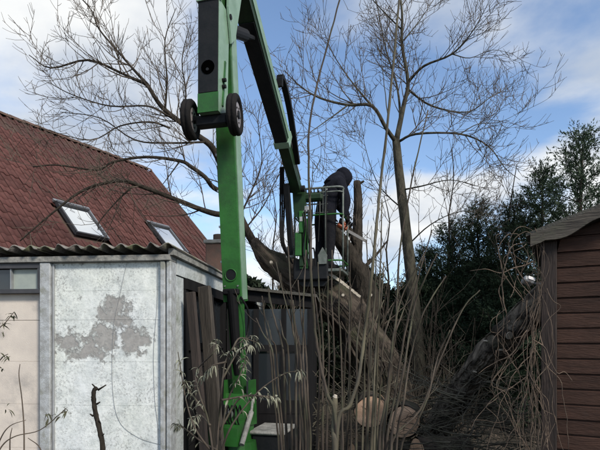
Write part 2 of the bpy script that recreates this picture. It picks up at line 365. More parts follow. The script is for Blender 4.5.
# pantiles
TW, TG, TL = .19, .232, .275
me = None
def tile_verts():
    prof = []
    for i in range(7):
        t = i/6; prof.append((t*TW*1.06, .023*math.sin(t*2*math.pi*.92+.5)))
    top = [(0, y, z+.045) for y, z in prof]; bot = [(TL, y, z+.028+.024) for y, z in prof]; lip = [(TL, y, z+.028) for y, z in prof]
    vs = top+bot+lip; fs = []
    for i in range(6): fs += [(i, 7+i, 8+i, i+1), (7+i, 14+i, 15+i, 8+i)]
    return vs, fs
tv, tf = tile_verts()
tme = bpy.data.meshes.new('tile'); tme.from_pydata(tv, [], tf); tme.materials.append(M_tile); tme.polygons.foreach_set('use_smooth', [i % 2 == 0 for i in range(len(tme.polygons))])
sky_px = [[(55, 207), (85, 212), (112, 243), (84, 243)], [(148, 227), (166, 230), (178, 244), (160, 244)]]
sk = []
for q in sky_px:
    a = roof_sy(*q[0]); b = roof_sy(*q[1]); c = roof_sy((q[0][0]+q[3][0])/2, (q[0][1]+q[3][1])/2)
    yc0, yc1 = a[1], b[1]; s0 = (a[0]+b[0])/2; sk.append((s0, s0+1.0, yc0, yc1))
tiles = []
for r in range(int(SL/TG)):
    for c in range(int(HL/TW)):
        s = r*TG+.02; y = -TW*(c+1)-.03
        if any(s < k[1]-.02 and s+TG > k[0]+.02 and y+TW > k[2] and y < k[3] for k in sk): continue
        wp = HM @ slope_pt(s+TG/2, y+TW/2); px = 300+wp.x/wp.y*500; py = 340-(wp.z-CAMZ)/wp.y*500
        tiles.append(((px > -8 and py < 252), -wp.length, s, y))
tiles.sort(key=lambda t: (not t[0], -t[1]))
rest = MB(); trng = random.Random(9)
for i, (vis, _, s, y) in enumerate(tiles):
    jit = trng.uniform(-.004, .006)
    if i < 300:
        o = bpy.data.objects.new('tile', tme); COL.objects.link(o); o.parent = roof; o.location = slope_pt(s, y, jit)
        o.rotation_euler = (trng.uniform(-.012, .012), PT+trng.uniform(-.01, .014), trng.uniform(-.012, .012)); ORG[o.name] = Vector()
    else:
        rm = Matrix.Rotation(PT, 3, 'Y'); p = slope_pt(s, y, jit)
        rest.add([p+rm @ Vector(v) for v in tv], tf)
tag(rest.build('tiles', M_tile, house, smooth=False), kind='stuff')
for i in range(int(HL/.34)):
    mb = MB(); y = -.34*i-.02; pts = []
    for j in range(8):
        a = math.pi*j/7; pts.append((math.cos(a)*.13, math.sin(a)*.1+RZ-.02+trng.uniform(-.004, .004)))
    vs = [(x*(1 if e == 0 else 1.06), y-e*.36, z+(.012 if e else 0)) for e in (0, 1) for x, z in pts]+[(x*.85, y-.36, z-.02) for x, z in pts]
    mb.add(vs, [(j, j+1, 9+j, 8+j) for j in range(7)]+[(8+j, 9+j, 17+j, 16+j) for j in range(7)])
    mb.build('ridge_tile', M_ridge, roof, smooth=False)
mb = MB(); mb.prism([slope_pt(0, .0, .05), slope_pt(SL, .0, .05), slope_pt(SL, .0, -.2), slope_pt(0, .0, -.2)], (0, .05, 0)); mb.build('verge_board', M_ridge, roof, fixn=True)
rmS = Matrix.Rotation(PT, 3, 'Y')
for (s0, s1, y0, y1) in sk:
    ya, yb = min(y0, y1), max(y0, y1); cen = slope_pt((s0+s1)/2, (ya+yb)/2, .06); W_, D_ = yb-ya, s1-s0
    mb = MB(); t = .042
    mb.box(cen+rmS @ Vector((-D_/2+t/2, 0, .03)), (t*1.5, W_, .10), rmS); mb.box(cen+rmS @ Vector((D_/2-t/2, 0, .02)), (t, W_, .08), rmS)
    for g in (-1, 1): mb.box(cen+rmS @ Vector((0, g*(W_/2-t/2), .02)), (D_-2.5*t, t, .085), rmS)
    f = mb.build('skylight', M_frame, house)
    mb = MB(); mb.box(cen+rmS @ Vector((0, 0, .03)), (D_-2*t, W_-2*t, .02), rmS); mb.build('pane', M_sky, f)
    mb = MB(); mb.box(cen+rmS @ Vector((-D_/2-.05, 0, .035)), (.07, W_+.1, .05), rmS)
    for g in (1,): mb.box(cen+rmS @ Vector((0, g*(W_/2+.02), .035)), (D_, .035, .05), rmS)
    mb.build('flashing', M_alu, f)

# ------------------------------------------------------------------ garage
GA = R(-5.7); G0 = Vector((-1.1, 4.3, 0)); gar = empty('garage', G0, GA, True)
tag(gar, 'flat roofed concrete garage with peeling whitish paint and corrugated roof edge', 'garage')
GW, GD, GH = 3.3, 4.6, 2.33
mb = MB()     # core behind the facing panels
mb.box((-GW/2, .16, GH/2-.1), (GW-.06, .14, GH-.2)); mb.box((-GW+.08, GD/2, GH/2-.1), (.16, GD-.3, GH-.2)); mb.box((-GW/2, GD-.08, GH/2-.1), (GW-.06, .16, GH-.2))
mb.build('wall', M_concd, gar)
joints = [0.02, .24, .64, 1.03, 1.41, 1.775, 2.03, 2.275]
prng = random.Random(5)
for i in range(len(joints)-1):
    a, b = joints[i], joints[i+1]; mb = MB(); o = prng.uniform(0, .003)
    mb.box((-.585, .04-o, (a+b)/2), (.985, .09, b-a-.0012), bev=.001); mb.build('wall_panel', M_peel, gar)
for i in range(5):
    a, b = joints[i], joints[i+1]; mb = MB()
    mb.box((-2.24, .055-prng.uniform(0, .003), (a+b)/2), (2.12, .06, b-a-.0012), bev=.001); mb.build('wall_panel', M_cream, gar)
mb = MB(); mb.box((-2.24, .055, 1.895), (2.12, .06, .235), bev=.0015); mb.build('wall_panel', M_cream, gar)
# pilasters, each with ribs
mb = MB(); mb.box((-1.128, .012, 1.14), (.096, .13, 2.27), bev=.006); mb.build('pilaster', M_conc, gar)
mb = MB(); mb.tube([(-1.066, -.02, .02), (-1.066, -.02, 2.26)], [.011]*2, 8); mb.build('downpipe', M_galv, gar)
mb = MB(); mb.box((-.068, .012, 1.14), (.042, .125, 2.268), bev=.006); mb.box((-.015, .02, 1.14), (.042, .13, 2.27), bev=.006); mb.box((-.041, .04, 1.14), (.02, .1, 2.266)); mb.build('pilaster', M_conc, gar)
mb = MB(); mb.box((-1.65, .02, 2.302), (3.3, .17, .05), bev=.004); mb.build('lintel', M_concd, gar)
# window strip
wf = MB(); wx0, wx1, z0, z1 = -3.2, -1.18, 2.012, 2.275
wf.box(((wx0+wx1)/2, .0, z1-.022), (wx1-wx0, .08, .044)); wf.box(((wx0+wx1)/2, .0, z0+.018), (wx1-wx0, .085, .036))
for x in (wx1-.012, -1.99, wx0+.012): wf.box((x, .0, (z0+z1)/2), (.024, .075, z1-z0-.082))
win = wf.build('window', M_frame, gar)
M_pan1 = mat('frosted_pane', (.33, .37, .33), (.27, .31, .29), 8, .25)
mb = MB(); mb.box((-1.325, .012, 2.14), (.262, .012, .176)); mb.build('pane', M_pan1, win)
mb = MB(); mb.box((-1.723, .012, 2.14), (.506, .012, .176)); mb.build('pane', M_glass, win)
mb = MB(); mb.box((-2.59, .012, 2.14), (1.17, .012, .176)); mb.build('pane', M_glass, win)
mb = MB(); mb.box((-1.463, -.0, 2.14), (.012, .05, .178)); mb.build('mullion', M_galv, win)
# corrugated roof sheets
def sheet(x0, x1, name):
    mb = MB(); k = int((x1-x0)/.0165); vs = []; rows = [-.13, GD/2, GD+.1]
    for th in (0, .008):
        for y in rows:
            for i in range(k+1):
                x = x0+(x1-x0)*i/k; vs.append((x, y+(.012*math.sin(x*23)+.010*math.sin(x*61) if y < 0 else 0), 2.388-.012*y/GD+.019*math.cos(2*math.pi*x/.135)+.004*math.sin(x*31+y)+.003*math.sin(x*77)+th))
    n_ = k+1; fs = []
    for lay in (0, 1):
        for r in range(2):
            for i in range(k):
                b = lay*3*n_+r*n_+i; q = (b, b+1, b+n_+1, b+n_); fs.append(q if lay else q[::-1])
    for i in range(k): fs.append((i, i+1, 3*n_+i+1, 3*n_+i))
    mb.add(vs, fs); return mb.build(name, M_fibre, gar, smooth=True)
sheet(-1.13, .045, 'roof_sheet'); sheet(-2.3, -1.135, 'roof_sheet'); sheet(-3.42, -2.305, 'roof_sheet')
# side wall
mb = MB(); mb.box((.0-.06, GD/2+.07, 2.25), (.11, GD-.14, .14)); mb.build('side_band', M_plast, gar)
mb = MB(); mb.box((-.07, .2, 1.09), (.11, .28, 2.16)); mb.build('side_wall', M_plast, gar)
mb = MB(); mb.box((-.07, GD-.25, 1.09), (.11, .5, 2.16)); mb.build('side_wall', M_plast, gar)
mb = MB(); mb.box((.01, GD/2+.05, 2.352), (.05, GD+.2, .055)); mb.build('fascia', M_concd, gar)
mb = MB(); mb.box((-.035, 2.22, 2.125), (.10, 3.72, .10)); mb.build('beam', M_timb, gar)
posts = [.40, 1.12, 1.84, 2.56, 3.28, 4.04]
for y in posts:
    mb = MB(); mb.box((-.045, y, 1.035), (.09, .09, 2.07)); mb.build('post', M_timb, gar)
for i in range(5):
    ya, yb = posts[i]+.045, posts[i+1]-.045
    mb = MB(); mb.box((-.05, (ya+yb)/2, 1.535), (.085, yb-ya, .07)); mb.build('transom', M_timb, gar)
    mb = MB(); mb.box((-.06, (ya+yb)/2, 1.82), (.012, yb-ya, .5)); mb.build('pane', M_glass, gar)
    for j in range(8):
        mb = MB(); z = .10+j*.1865; mb.box((-.055+.004*(j % 2), (ya+yb)/2, z), (.03, yb-ya, .18), bev=.003); mb.build('board', M_timb, gar)
# dark glazed lean-to against the garage side
lt0 = Vector((-.90, 6.15, 0)); lean = empty('lean_to', lt0, R(-4), True); tag(lean, 'dark timber lean-to with glazed front against the garage side, behind the mast', 'lean-to')
LWd = 1.05; LHt = (2.24, 2.12)
def lz(x): return LHt[0]+(LHt[1]-LHt[0])*x/LWd
mb = MB(); mb.prism([(0, 0, lz(0)-.13), (LWd, 0, lz(LWd)-.13), (LWd, 0, lz(LWd)), (0, 0, lz(0))], (0, .07, 0)); mb.build('beam', M_timb, lean, fixn=True)
lx = [.03, .36, .70, 1.02]
for x in lx: mb = MB(); mb.box((x, .035, .99), (.06, .066, 1.98)); mb.build('post', M_timb, lean)
for i in range(3):
    xa, xb = lx[i]+.03, lx[i+1]-.03
    mb = MB(); mb.box(((xa+xb)/2, .035, 1.50), (xb-xa, .06, .08)); mb.build('transom', M_timb, lean)
    mb = MB(); mb.box(((xa+xb)/2, .04, 1.76), (xb-xa, .01, .44)); mb.build('pane', M_glassb, lean)
    mb = MB(); mb.box(((xa+xb)/2, .04, 1.16), (xb-xa, .01, .60)); mb.build('pane', M_glass, lean)
    for j in range(5): mb = MB(); mb.box(((xa+xb)/2, .035+.003*(j % 2), .09+.172*j), (xb-xa, .03, .168), bev=.003); mb.build('board', M_timb, lean)
mb = MB(); mb.prism([(-.02, -.06, lz(0)+.002), (LWd+.06, -.06, lz(LWd)-.004), (LWd+.06, -.06, lz(LWd)+.03), (-.02, -.06, lz(0)+.036)], (0, 2.1, 0)); mb.build('roof', M_felt, lean, fixn=True)
mb = MB(); mb.box((LWd-.03, 1.05, 1.0), (.03, 1.9, 2.0)); mb.build('side_wall', M_timb, lean)
# loose cables on the painted front
for pts in ([(-.40, 2.27), (-.46, 2.0), (-.52, 1.7), (-.53, 1.2), (-.47, .90), (-.30, .76), (-.10, .70)], [(-.125, 2.27), (-.13, 1.9), (-.16, 1.5), (-.15, 1.1), (-.12, .8), (-.13, .3)]):
    c = curve_pts([(x, -.0125, z) for x, z in pts], 6); mb = MB(); mb.tube(c, [.0016]*len(c), 6); mb.build('cable', M_galv, gar, True)
# leaning planks
def plank(top, bot, wd, th, m, label, edge=False):
    top, bot = Vector(top), Vector(bot); d = (top-bot); z = d.normalized(); x = Vector((.35, -.94, 0)) if edge else Vector((.9, -.43, 0)); x = (x-z*x.dot(z)).normalized(); y = z.cross(x)
    mb = MB(); mb.box((top+bot)/2, (wd, th, d.length), Matrix((x, y, z)).transposed(), bev=.004)
    return mb.thing('plank', m, bot, label, 'plank')
plank((-.985, 4.50, 2.03), (-.80, 4.46, .0), .085, .04, M_plank2, 'narrow brown plank with notched top leaning at the garage corner')
plank((-.93, 4.86, 2.12), (-.74, 4.80, .0), .13, .05, M_plank, 'wide grey brown plank leaning on garage side between narrow plank and mast')
plank((-.90, 5.0, 2.05), (-.70, 4.98, .0), .05, .05, M_timb, 'dark thin batten leaning just right of the wide plank')
# flue on the garage roof
GM = Matrix.Translation(G0) @ Matrix.Rotation(GA, 4, 'Z')
ch = empty('chimney', GM @ Vector((-.62, 3.9, 2.36)), GA, True); tag(ch, 'squat grey chimney on the garage roof behind the green mast', 'chimney')
mb = MB(); mb.box((0, 0, .40), (.36, .36, .80), bev=.01); mb.build('stack', M_ridge, ch)
mb = MB(); mb.box((0, 0, .83), (.42, .42, .06), bev=.01); mb.build('cap', M_concd, ch)
mb = MB(); mb.tube([(0, 0, .86), (0, 0, .97)], [.1, .1], 14); mb.build('flue_pot', M_ridge, ch, smooth=False)

# ------------------------------------------------------------------ shed on the right
SA = R(-28.5); S0 = Vector((1.687, 3.5, 0)); shed = empty('shed', S0, SA, True)
tag(shed, 'dark red brown timber shed with weathered bargeboard at the right edge', 'shed')
SW, SD = 2.1, 1.9; EZ, SLP = 2.30, math.tan(R(18.5))
def roofz(x): return EZ+SLP*min(x, SW-x)
bz = .02; k = 0
while bz < 2.62:
    a, b = bz, bz+.104; mb = MB()
    if b < EZ-.02: xa, xb = .10, SW-.1; xc, xd = xa, xb
    else:
        xa = max(.10, (a-EZ)/SLP+.1); xb = SW-xa; xc = max(.10, (b-EZ)/SLP+.1); xd = SW-xc
        if xd-xc < .15: break
    # shiplap: lower lip proud, upper edge scooped back
    o = .0015*math.sin(k*2.3)
    prof = [(a+.002, -.004+o), (b-.016, -.002+o), (b-.009, .008), (b-.0005, .011)]
    vs = []
    for (z, y) in prof:
        f = (z-a)/(b-a); vs += [(xa+(xc-xa)*f, y, z), (xb+(xd-xb)*f, y, z)]
    for (z, y) in ((b-.0005, .024), (a+.002, .024)):
        f = (z-a)/(b-a); vs += [(xa+(xc-xa)*f, y, z), (xb+(xd-xb)*f, y, z)]
    n_ = 6; mb.add(vs, [(2*i, 2*((i+1) % n_), 2*((i+1) % n_)+1, 2*i+1) for i in range(n_)]+[tuple(2*i for i in range(n_)), tuple(2*i+1 for i in reversed(range(n_)))])
    mb.build('board', M_shed, shed, fixn=True); bz += .104; k += 1
for j in range(21):
    z = .02+j*.104+.052; mb = MB(); mb.box((.012, SD/2+.05, z), (.02, SD-.1, .102), bev=.003); mb.build('board', M_shed, shed)
    mb = MB(); mb.box((SW-.012, SD/2+.05, z), (.02, SD-.1, .102), bev=.003); mb.build('board', M_shed, shed)
for x in (.05, SW-.05):
    mb = MB(); mb.box((x, .008, 1.14), (.098, .07, 2.28), bev=.004); mb.build('corner_post', M_shedp, shed)
mb = MB(); mb.prism([(.08, .03, .02), (SW-.08, .03, .02), (SW-.08, .03, EZ+.01), (SW/2, .03, EZ+SLP*SW/2-.02), (.08, .03, EZ+.01)], (0, .012, 0)); mb.build('lining', M_shed, shed, fixn=True)
mb = MB(); mb.box((SW/2, SD-.02, 1.12), (SW-.06, .03, 2.2)); mb.build('back_wall', M_shed, shed)
for sg in (0, 1):
    mb = MB()
    def X(x): return x if sg == 0 else SW-x
    mb.prism([(X(-.09), -.10, EZ-.09*SLP+.045), (X(SW/2-.003), -.10, EZ+SLP*SW/2+.045), (X(SW/2-.003), -.10, EZ+SLP*SW/2+.068), (X(-.09), -.10, EZ-.09*SLP+.068)], (0, SD+.2, 0))
    mb.build('roof_felt', M_felt, shed, fixn=True)
    # wavy bargeboard
    mb = MB(); up_, lo_ = [], []
    K = 36
    for i in range(K+1):
        x = -.06+(SW/2+.055)*i/K; zt = EZ+SLP*x+.043; t = x/.36
        d = .088+.020*math.sin(t*2*math.pi-1.1)*(1 if i > 2 else .3)
        up_.append((X(x), zt)); lo_.append((X(x), zt-d))
    for i in range(K):
        (x0, a0), (x1, a1), (_, c0), (_, c1) = up_[i], up_[i+1], lo_[i], lo_[i+1]
        vs = [(x0, -.12, c0), (x1, -.12, c1), (x1, -.12, a1), (x0, -.12, a0), (x0, -.088, c0), (x1, -.088, c1), (x1, -.088, a1), (x0, -.088, a0)]
        fs = [(0, 1, 2, 3), (7, 6, 5, 4), (0, 4, 5, 1), (3, 2, 6, 7)]
        if i == 0: fs.append((0, 3, 7, 4))
        mb.add(vs, fs)
    mb.build('bargeboard', M_barge, shed, fixn=True)
# fitting on the shed corner
c = P(528, 281, 3.55)
lt = empty('wall_fitting', c); tag(lt, 'small pale grey and white fitting on shed corner among dead vines', 'fitting')
mb = MB(); rot = Matrix.Rotation(R(20), 3, 'Y') @ Matrix.Rotation(R(-25), 3, 'X')
mb.box(c, (.075, .06, .045), rot, bev=.008); mb.build('housing', M_galv, lt)
mb = MB(); mb.box(c+Vector((.012, -.03, .014)), (.05, .008, .025), rot); mb.build('lens', mat('white_plastic', (.75, .76, .78), None, 8, .4), lt)
mb = MB(); mb.tube([c+Vector((.03, .02, -.01)), c+Vector((.07, .0, -.02)), P(541, 284, 3.5)+Vector((.02, 0, 0))], [.008]*3, 8); mb.build('bracket', M_galv, lt)

# ------------------------------------------------------------------ boom lift
LA = R(-14); L0 = Vector((-.66, 5.2, 0)); lift = empty('boom_lift', L0, LA, True)
tag(lift, 'green articulated boom lift standing beside the garage and reaching over it', 'boom lift')
LM = Matrix.Translation(L0) @ Matrix.Rotation(LA, 4, 'Z'); LI = LM.inverted()
def V3(s, z, x=0.0): return Vector((x, s, z))
def beam_(mb, a, b, w, h, w2=None, h2=None, mi=0, bev=0):
    a, b = Vector(a), Vector(b); y = (b-a).normalized(); x = Vector((1, 0, 0)); z = x.cross(y).normalized()
    w2 = w2 or w; h2 = h2 or h
    vs = [a+x*(sx*w/2)+z*(sz*h/2) for sx, sz in ((-1,-1),(1,-1),(1,1),(-1,1))]+[b+x*(sx*w2/2)+z*(sz*h2/2) for sx, sz in ((-1,-1),(1,-1),(1,1),(-1,1))]
    mb.add(vs, [(0,1,2,3),(7,6,5,4),(0,4,5,1),(1,5,6,2),(2,6,7,3),(3,7,4,0)], mi)
def part(name, m, fn, parent=lift, smooth=False):
    mb = MB(); fn(mb); return mb.build(name, m, parent, smooth, True)
# chassis and outriggers
def f(mb):
    mb.box((0, -.1, .36), (.30, 1.3, .14), bev=.02); mb.box((0, .1, .3), (.5, .5, .1), bev=.02)
chs = part('chassis', M_green, f)
for (x, y) in ((.45, -.75), (-.16, -.9), (.78, .42), (.1, .72)):
    def f(mb):
        beam_(mb, (0, math.copysign(.3, y), .4), (x, y, .12), .08, .09); mb.tube([(x, y, .0), (x, y, .14)], [.028, .028], 8); mb.tube([(x, y, -.01), (x, y, .03)], [.10, .10], 12)
    part('outrigger', M_green, f)
# turntable pedestal: sloping green casting
part('turntable', M_green, lambda mb: (mb.tube([(0, 0, .42), (0, 0, .56)], [.22, .2], 16),))
part('pedestal', M_green, lambda mb: (mb.prism([(-.17, -.32, .56), (-.17, .16, .56), (-.17, .20, 1.02), (-.17, .04, 1.04), (-.17, -.08, .80), (-.17, -.32, .74)], (.30, 0, 0)),))
for s in (-1, 1):
    part('mast_bracket', M_green, lambda mb: mb.prism([(s*.135-.012, -.02, .72), (s*.135-.012, .22, .70), (s*.135-.012, .19, 1.18), (s*.135-.012, .02, 1.18)], (.024, 0, 0)))
part('support_strut', M_concd, lambda mb: (mb.tube([(.17, -.30, .58), (.17, -.02, .86)], [.026, .026], 10), mb.tube([(.17, -.02, .86), (.15, .08, .98)], [.014, .014], 8)))
cov = part('engine_cover', M_concd, lambda mb: mb.box((.30, .33, .63), (.40, .56, .04), bev=.015))
part('engine', M_black, lambda mb: (mb.box((.30, .33, .50), (.34, .5, .22), bev=.02),), cov)
part('control_panel', M_steel, lambda mb: (mb.box((-.06, -.16, .86), (.16, .09, .06), Matrix.Rotation(R(30), 3, 'X'), bev=.006),))
def f(mb):
    r_ = random.Random(4)
    for i in range(7): mb.tube(curve_pts([(-.14+.04*i, -.12, .86), (-.12+.04*i, -.24+.02*r_.random(), .95), (-.1+.035*i, -.26, .82), (-.06+.03*i, -.2, .72)], 4), [.008]*13, 6, False)
part('lever_bank', M_hose, f)
# mast (lower boom)
ma, mbt = V3(.11, .95), V3(-.43, 5.35)
def mp(z): return ma.lerp(mbt, (z-ma.z)/(mbt.z-ma.z))
def f(mb):
    beam_(mb, mp(2.0), mbt, .19, .205, .18, .18); beam_(mb, ma, mp(2.0), .10, .12, .13, .15)
mast = part('mast', M_green, f)
part('lit_side_face', M_greenp, lambda mb: beam_(mb, mp(2.02)+Vector((.099, 0, 0)), mp(5.2)+Vector((.094, 0, 0)), .012, .13), mast)  # thin pale sheet, paints the light on the mast's right face
dy = (mbt-ma).normalized(); nz_ = Vector((1, 0, 0)).cross(dy)
fr = -nz_ if nz_.y > 0 else nz_
def disc(mb, c, nrm, r, th, k=18):
    mb.tube([c-nrm*th, c+nrm*th], [r, r], k)
part('port_hole', M_black, lambda mb: disc(mb, mp(2.27)+fr*.103, fr, .056, .004), mast)  # flat disc, coloured black for the shade inside the hole
part('port_rim', M_green, lambda mb: mb.tube([mp(2.27)+fr*.107+Vector((math.cos(a)*.06, 0, 0))+dy*(math.sin(a)*.06) for a in [2*math.pi*i/20 for i in range(21)]], [.006]*21, 6, False), mast)
def f(mb):
    mb.tube([mp(2.12)+fr*.10, mp(1.25)+fr*.02], [.055, .055], 14); mb.tube([mp(1.25)+fr*.02, mp(1.0)+fr*.0], [.03, .03], 10)
    mb.box(mp(2.1)+fr*.10, (.17, .09, .06), bev=.01)
part('lift_cylinder', M_hose, f, smooth=False)
part('hose', M_hose, lambda mb: mb.tube(curve_pts([mp(2.05)+fr*.12+Vector((.1, 0, 0)), mp(1.9)+Vector((.15, -.06, 0)), mp(1.72)+Vector((.13, -.02, 0)), mp(1.5)+Vector((.1, -.1, 0))], 6), [.011]*19, 7))
for i in range(2):
    part('hose', M_hose, lambda mb: mb.tube(curve_pts([mp(2.3)+Vector((-.085-.02*i, -.06, 0)), mp(2.8)+Vector((-.1-.02*i, -.03+.02*i, 0)), mp(3.3)+Vector((-.098-.022*i, -.02, 0)), mp(3.9)+Vector((-.1-.018*i, .0, 0))], 6), [.009]*19, 6))
for z in (2.4, 2.75, 3.1, 3.45): part('hose_clip', M_steel, lambda mb: mb.box(mp(z)+Vector((-.105, -.03, 0)), (.05, .04, .02)))
for z in (2.08, 2.16):
    for x in (-.07, .07): part('bolt', M_steel, lambda mb: disc(mb, mp(z)+fr*.106+Vector((x, 0, 0)), fr, .009, .006, 6))
# knuckle housing with black front panel
ka, kb = V3(-.60, 3.66), V3(-.572, 4.68)
kd = (kb-ka).normalized(); kn = Vector((1, 0, 0)).cross(kd); kf = -kn if kn.y > 0 else kn
kn_h = part('knuckle', M_greenp, lambda mb: (beam_(mb, ka, kb, .20, .21, .205, .24),))
part('knuckle_foot', M_green, lambda mb: (beam_(mb, ka-kd*.005+kf*.108, ka+kd*.17+kf*.109, .20, .012),), kn_h)
kp = part('black_panel', M_black, lambda mb: (beam_(mb, ka+kd*.175+kf*.111, kb-kd*.0+kf*.122, .19, .012, .195, .012),), kn_h)
part('pin_hole', mat('recess_shade', (.001, .001, .001), None, rough=1, spec=0), lambda mb: disc(mb, ka+kd*.40+kf*.121, kf, .064, .004), kn_h)  # no real recess: shade of the hole painted as a near-black disc
part('pin', M_black, lambda mb: disc(mb, ka+kd*.375+kf*.126, kf, .014, .008, 10), kn_h)
part('rim_edge', M_greenp, lambda mb: beam_(mb, kb+kf*.115-kd*.01, kb+kf*.115+kd*.012, .225, .05), kn_h)
for z in (.32, .26): part('bolt', M_hose, lambda mb: mb.tube([ka+kd*z+Vector((.10, -.02, 0)), ka+kd*z+Vector((.135, -.02, 0))], [.018, .018], 8), kn_h)
part('side_rib', M_green, lambda mb: beam_(mb, ka+kd*.08+Vector((.105, -.02, 0)), ka+kd*.52+Vector((.105, .03, 0)), .012, .025), kn_h)
part('pin_boss', M_hose, lambda mb: mb.tube([kb-kd*.05+Vector((.09, .08, 0)), kb-kd*.05+Vector((.14, .08, 0))], [.025, .025], 10), kn_h)
# transport wheels at the knuckle foot
ax = ka+kd*.005+kf*.02
part('axle', M_black, lambda mb: (mb.tube([ax+Vector((-.25, 0, -.02)), ax+Vector((.26, 0, -.02))], [.028, .028], 10), mb.box(ax+Vector((0, .02, -.05)), (.3, .1, .09), bev=.01)))
for x in (-.215, .225):
    wc = ax+Vector((x, 0, -.02)); wr = .178
    wl = MB(); prof = [(.036, .62), (.047, .8), (.044, .93), (.028, 1.0), (.010, 1.0), (.008, .975), (-.008, .975), (-.010, 1.0), (-.028, 1.0), (-.044, .93), (-.047, .8), (-.036, .62)]; K = 44; WR = Matrix.Rotation(R(8), 3, 'Z')
    for i in range(K):
        a = 2*math.pi*i/K
        for (o, r) in prof: wl.v.append(wc+WR @ Vector((o, math.cos(a)*r*wr*(1+(.012 if i % 2 and r == 1.0 else 0)), math.sin(a)*r*wr*(1+(.012 if i % 2 and r == 1.0 else 0)))))
    m_ = len(prof)
    for i in range(K):
        for j in range(m_): wl.f.append((i*m_+j, ((i+1) % K)*m_+j, ((i+1) % K)*m_+(j+1) % m_, i*m_+(j+1) % m_))
    wl.m = [0]*len(wl.f); tyre = wl.build('wheel', M_rub, lift, True, True)
    r_ = MB(); r_.tube([wc+WR @ Vector((-.030, 0, 0)), wc+WR @ Vector((.030, 0, 0))], [wr*.63]*2, 20); r_.build('rim', M_rim, tyre, False, True)
    r_ = MB(); r_.tube([wc+WR @ Vector((-.042, 0, 0)), wc+WR @ Vector((.042, 0, 0))], [wr*.2]*2, 12); r_.build('hub', M_black, tyre, False, True)
    for q in range(5):
        a = 2*math.pi*q/5; r_ = MB(); cq = wc+WR @ Vector((0, math.cos(a)*wr*.38, math.sin(a)*wr*.38)); r_.tube([cq-WR @ Vector((.036, 0, 0)), cq+WR @ Vector((.036, 0, 0))], [.009]*2, 6); r_.build('wheel_bolt', M_black, tyre, False, True)
# knuckle head above the frame
hd = V3(-.46, 5.38)
part('knuckle_head', M_green, lambda mb: (beam_(mb, kb+kd*.005+Vector((0, .02, 0)), hd, .17, .16), mb.tube([hd+Vector((-.14, .05, .02)), hd+Vector((.14, .05, .02))], [.12, .12], 16)))
for s in (-1, 1):
    part('link_plate', M_greenp, lambda mb: mb.prism([(s*.12-.01, -.54, 4.70), (s*.12-.01, -.46, 4.40), (s*.12-.01, -.36, 4.50), (s*.12-.01, -.10, 5.3), (s*.12-.01, -.05, 5.55), (s*.12-.01, -.5, 5.5)], (.02, 0, 0)))
# upper boom
ua, ub = V3(-.18, 5.50), V3(2.52, 3.90)
ud = (ub-ua).normalized(); un = Vector((1, 0, 0)).cross(ud); un = un if un.z > 0 else -un
def up_(t): return ua.lerp(ub, t)
ubm = part('upper_boom', M_greend, lambda mb: beam_(mb, ua, up_(.72), .2, .22, .18, .2))
part('inner_boom', M_greend, lambda mb: beam_(mb, up_(.70), up_(1.0), .145, .15, .14, .14))
part('lit_side_stripe', M_greenp, lambda mb: beam_(mb, up_(.05)+Vector((.105, 0, 0))+un*.04, up_(.71)+Vector((.095, 0, 0))+un*.02, .012, .12, .012, .10), ubm)  # light along the boom's right side, painted as a pale strip
part('top_rail', M_steel, lambda mb: beam_(mb, up_(.38)+un*.13+Vector((.05, 0, 0)), up_(.97)+un*.11+Vector((.05, 0, 0)), .05, .03), ubm)
part('shaded_underside', M_black, lambda mb: beam_(mb, up_(.2)-un*.118, up_(.70)-un*.108, .17, .012), ubm)  # black sheet painting the shade on the boom's underside
part('end_collar', M_greenp, lambda mb: beam_(mb, up_(.70), up_(.73), .215, .235))
part('tilt_cylinder', M_hose, lambda mb: (mb.tube([V3(-.36, 4.62, .03), V3(.16, 4.86, .03)], [.062, .062], 14), mb.tube([V3(.16, 4.86, .03), V3(.42, 4.98, .03)], [.03, .03], 10), mb.tube([V3(-.30, 4.62, -.05), V3(.02, 4.72, -.05)], [.03, .03], 10)))
def f(mb):
    p = [up_(.50)+un*.16+Vector((.10, 0, 0)), up_(.48)+un*.27+Vector((.11, 0, 0)), up_(.53)+un*.31+Vector((.12, 0, 0)), up_(.64)+un*.27+Vector((.12, 0, 0)), up_(.76)+un*.16+Vector((.11, 0, 0)), up_(.86)+un*.06+Vector((.10, 0, 0))]
    c = curve_pts(p, 5)
    for i in range(len(c)-1): beam_(mb, c[i], c[i+1]+(c[i+1]-c[i])*.15, .075, .055)
part('cable_chain', M_hose, f)
# hinge and jib down to the cage
jb = V3(2.62, 3.86)
part('levelling_link', M_black, lambda mb: (beam_(mb, up_(.93)-un*.10+Vector((-.1, 0, 0)), V3(2.72, 2.95, -.14), .07, .08), mb.tube([V3(2.5, 3.9, -.13), V3(2.5, 3.9, .13)], [.05, .05], 12)))
part('mount_arm', M_greend, lambda mb: (mb.prism([V3(2.60, 3.92, -.09), V3(2.60, 3.58, -.07), V3(2.60, 3.46, .0), V3(2.60, 3.62, .10), V3(2.60, 3.92, .10)], (0, .12, 0)), mb.box(V3(2.74, 3.25, .03), (.07, .1, 1.0), bev=.008)))
part('mount_plate', M_green, lambda mb: (mb.box(V3(2.62, 3.42, .05), (.07, .08, .34), bev=.008), mb.box(V3(2.62, 3.08, .0), (.10, .05, .36), bev=.008)))
part('junction_box', M_galv, lambda mb: mb.box(V3(2.66, 3.62, .10), (.13, .08, .10), bev=.01))
part('hose', M_hose, lambda mb: [mb.tube(curve_pts([V3(2.60, 3.6, .06+.05*i), V3(2.56, 3.35-.1*i, .12+.03*i), V3(2.66, 3.0, .06+.06*i), V3(2.70, 2.75, .1+.05*i)], 6), [.012]*19, 6) for i in range(4)])
